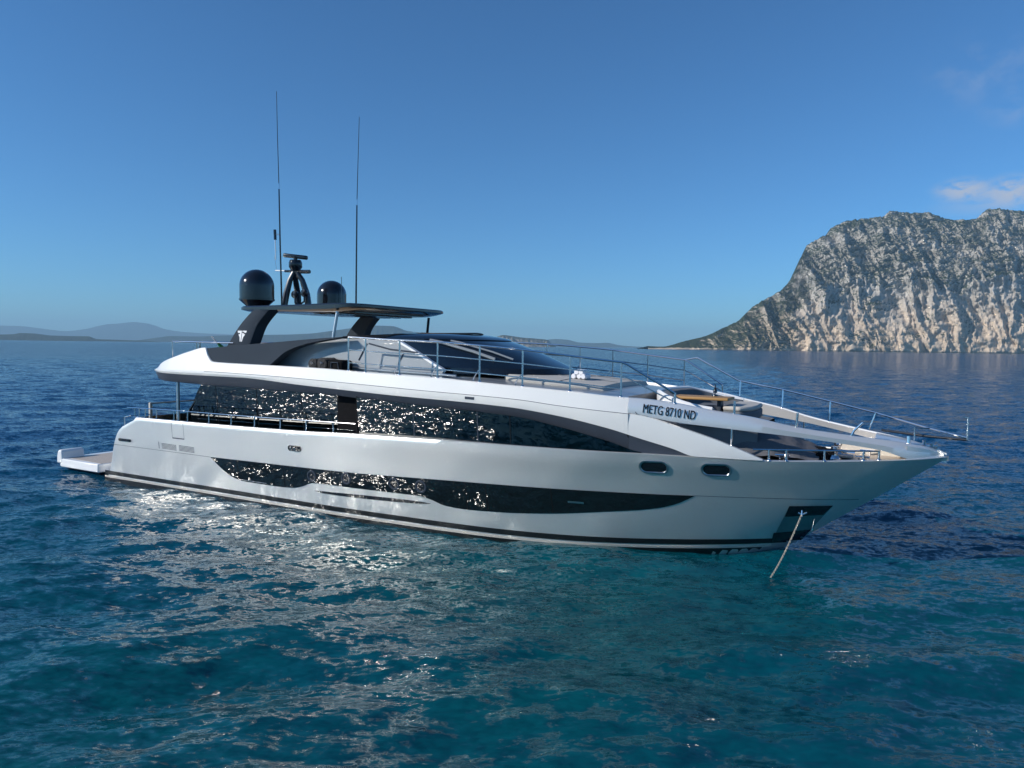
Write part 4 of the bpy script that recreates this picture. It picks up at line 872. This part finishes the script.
# side deck rail aft
for s in (-1, 1):
    y = lambda x: s * (bs(x) - .1)
    mb = MB(); mb.tube([(2.05, y(2.5), 2.79), (2.5, y(2.5), 2.8), (5, y(5), 2.83), (9, y(9), 2.85), (12.95, y(12.9), 2.9)], .018, 8); mb.tube([(6.0, y(6), 2.63), (12.9, y(12.9), 2.71)], .008, 5)
    rl = mb.build('side_rail', 'steel', yacht)
    post_set(rl, [[(x, y(x), SHEER(x) + .01), (x, y(x), 2.8 + .009 * (x - 2.5))] for x in (2.5, 2.75, 3.1, 3.75, 4.72, 4.98, 5.45, 6.55, 7.65, 8.75, 9.9, 11.0, 12.1)], .02)
    mb = MB(); mb.tube([(1.86, s * 3.3, 2.1), (1.86, s * 3.3, 2.43), (2.2, s * 3.3, 2.5)], .022, 8); mb.build('rail_end', 'steel', rl)
mb = MB(); mb.tube([(2.8, y, 2.95) for y in (-2.9, 2.9)], .025, 6); gb = mb.build('aft_balustrade', 'cream', yacht)
mb = MB(); mb.box((2.8, 0, 2.45), (.02, 5.7, .96)); mb.build('glass', 'rail_glass', gb)
for y in (-2.9, 2.9):
    mb = MB(); mb.box((2.8, y, 2.38), (.1, .1, 1.2), bev=.02); mb.build('post', 'cream', gb)
for s in (-1, 1):
    mb = MB(); mb.tube([(4.35, s * 2.9, 1.75), (4.36, s * 2.9, 3.86)], .055, 12); mb.build('overhang_pole', 'steel_matt', yacht)
# flybridge stern rail
mb = MB(); mb.tube([(7.3, -2.95, 5.18), (4.3, -3.05, 5.21), (4.05, -2.8, 5.21), (4.05, 2.8, 5.21), (4.3, 3.05, 5.21), (7.3, 2.95, 5.18)], .022, 8); fr = mb.build('flybridge_rail', 'steel', yacht)
post_set(fr, [[(x, y, z), (x, y, 5.2)] for x, y, z in ((4.27, -3.04, 4.6), (4.05, -1.9, 4.46), (4.05, -1.75, 4.46), (4.05, 0., 4.46), (4.05, 1.9, 4.46), (4.3, 3.04, 4.6), (5.6, -2.98, 4.9))], .02)

# ------------------------------------------------------------------ loose things on board
rf = local_thing('furled_flag', 4.3, -.6, 4.5); tag(rf, 'furled flag with a green edge on a leaning white staff at the flybridge stern', 'flag')
mb = MB(); mb.tube([(4.35, -.6, 4.5), (4.2, -.9, 4.95), (4.05, -1.25, 5.42)], [.03, .03, .025], 8); mb.build('staff', 'lamp_white', rf)
mb = MB(); mb.tube([(4.32, -.66, 4.6), (4.2, -.9, 4.98), (4.13, -1.05, 5.18)], [.05, .085, .04], 8); mb.build('cloth', 'green', rf); rebase(rf, (4.3, -.6, 4.5))
fm = mat('black_fender_cloth', (.02, .02, .022), .75, bump=(14, .05), var=(12, .5))
M['fender'] = fm
labs = ['smaller dark ribbed fender on the upper side deck, farther from the black bag', 'larger dark ribbed fender lying against the black bag']
for k, (x, r) in enumerate(((11.1, .17), (11.48, .19))):
    e = local_thing('boat_fender', x, -2.98, DK(x)); tag(e, labs[k], 'fender', 'fenders stowed on the upper deck')
    mb = MB(); z = DK(x) + r + .0; prf = [(.0, -.28), (r * .5, -.27)] + [(r * (.86 + .14 * math.cos(i * math.pi)), -.24 + .06 * i) for i in range(9)] + [(r * .5, .28), (0, .29)]
    mb.lathe(prf, (x, -2.98, z), 18, axis='y'); mb.build('body', 'fender', e)
    mb = MB(); mb.tube([(x, -3.26, z), (x + .03, -3.32, z + .06), (x + .06, -3.26, z + .02)], .015, 5); mb.build('rope_eye', 'steel_matt', e); rebase(e, (x, -2.98, DK(x)))
e = local_thing('equipment_bag', 11.95, -3.0, DK(11.95)); tag(e, 'black equipment bag with a loop handle beside the two fenders', 'bag')
mb = MB(); mb.box((12.0, -3.0, DK(12) + .16), (.62, .5, .34), bev=.1); mb.build('body', 'black_matt', e)
mb = MB(); mb.tube([(11.88, -3.26, DK(12) + .05), (11.9, -3.28, DK(12) + .26), (12.16, -3.28, DK(12) + .26), (12.18, -3.26, DK(12) + .05)], .016, 6); mb.build('handle', 'grey_band', e); rebase(e, (11.95, -3.0, DK(11.95)))
tx, ty = 18.9, -.9
e = local_thing('towel_stack', tx, ty, padz(tx, ty)); tag(e, 'small pile of rolled white towels on the pale sun pad', 'towels')
for k, (dx, dy, dz) in enumerate(((0, 0, .075), (.15, .03, .075), (.3, -.02, .075), (.08, .01, .19), (.22, .0, .19))):
    mb = MB(); mb.lathe([(0, -.2), (.06, -.2), (.075, -.17), (.075, .17), (.06, .2), (0, .2)], (tx + dx - .15, ty + dy, padz(tx, ty) + dz), 14, axis='y'); mb.build('rolled_towel', 'towel', e)
rebase(e, (tx, ty, padz(tx, ty)))
e = local_thing('wicker_chair', 4.0, -1.6, 1.75); tag(e, 'tan wicker armchair on the aft deck behind the stern rail', 'chair')
mb = MB(); P = []
for i in range(19):
    a = R(100) + R(270 - 10) * i / 18; x, y = 4.0 + .38 * math.cos(a), -1.6 + .38 * math.sin(a); h = 2.52 + .16 * math.cos(a - R(230)); P.append([(x, y, 2.1), (x + .06 * math.cos(a), y + .06 * math.sin(a), h), (x * .9 + 4.0 * .1, y * .9 - .16, h - .02), (x * .85 + .6, y * .85 - .24, 2.1)])
mb.grid(P); mb.build('backrest', 'wicker', e)
mb = MB(); mb.lathe([(0, .12), (.34, .12), (.36, .06), (.34, 0), (0, 0)], (4.0, -1.6, 2.08), 20); mb.build('seat', 'pad', e)
for a in (45, 135, 225, 315):
    mb = MB(); mb.tube([(4.0 + .3 * math.cos(R(a)), -1.6 + .3 * math.sin(R(a)), 1.76), (4.0 + .3 * math.cos(R(a)), -1.6 + .3 * math.sin(R(a)), 2.1)], .02); mb.build('leg', 'wicker', e)
rebase(e, (4.0, -1.6, 1.75))
# pale furniture seen through the forward saloon panes
for (x0, x1, lab) in ((15.6, 16.85, 'pale cabinet with a small wheel behind the saloon window, left of the pane joint'), (17.2, 18.9, 'long pale sofa behind the saloon window, right of the pane joint')):
    e = local_thing('saloon_cabinet' if x0 < 16 else 'saloon_sofa', (x0 + x1) / 2, -2.1, 1.8); tag(e, lab, 'cabinet' if x0 < 16 else 'sofa')
    mb = MB(); mb.box(((x0 + x1) / 2, -2.1, 2.3), (x1 - x0, .5, .98 if x0 < 16 else .84), bev=.04); mb.build('body', 'lamp_white', e)
    if x0 < 16:
        mb = MB(); mb.tube([(16.2 + .16 * math.cos(a), -2.42, 2.86 + .16 * math.sin(a)) for a in lin(0, 2 * math.pi, 20)], .02, 6); mb.tube([(16.2, -2.42, 2.5), (16.2, -2.42, 2.86)], .02); mb.build('wheel', 'black', e)
    else:
        mb = MB(); mb.box((17.35, -2.15, 2.8), (.3, .4, .3), bev=.05); mb.build('armrest', 'lamp_white', e)
        mb = MB(); mb.box((17.9, -2.4, 2.55), (1.0, .2, .24), bev=.05); mb.build('cushion', 'cushion', e)
    rebase(e, ((x0 + x1) / 2, -2.1, 1.8))
# anchor chain: real links from the pocket down to the water
W = Matrix.Translation(yacht.location) @ Matrix.Rotation(-TH, 4, 'Z')
ch = MB(); a = Vector((24.74, -1.2, 1.3)); b = Vector((23.97, -2.5, -.45)); n = 64
def chp(t):
    p = a.lerp(b, t); p.z -= .2 * math.sin(math.pi * t); return p
for i in range(n):
    p = chp((i + .5) / n); d = (chp((i + 1) / n) - chp(i / n)); L = d.length; d.normalize()
    q = d.to_track_quat('Z', 'Y').to_matrix() @ Matrix.Rotation(R(90) * (i % 2), 3, 'Z')
    pts = [p + q @ Vector((  .016 * math.sin(t), 0, L * .66 * math.cos(t))) for t in lin(0, 2 * math.pi, 11)]
    ch.tube(pts, .0075, 5, caps=False)
co_ = ch.build('anchor_chain', 'chain', None); co_.matrix_world = W
tag(co_, 'rusty galvanised anchor chain hanging from the bow pocket into the water', 'chain')

# ------------------------------------------------------------------ haze: pale air round everything, sky outside
hz = MB(); hz.box((0, 9000, 349), (52000, 36000, 702)); hm = bpy.data.materials.new('haze_air'); hm.use_nodes = True; t = hm.node_tree; t.nodes.clear()
o = nd(t, 'ShaderNodeOutputMaterial'); pv = nd(t, 'ShaderNodeVolumePrincipled'); pv.inputs['Color'].default_value = (.48, .78, 1, 1); pv.inputs['Density'].default_value = 6e-5; pv.inputs['Anisotropy'].default_value = .0
t.links.new(pv.outputs[0], o.inputs['Volume'])
ho = hz.build('haze', hm, None); tag(ho, kind='stuff')
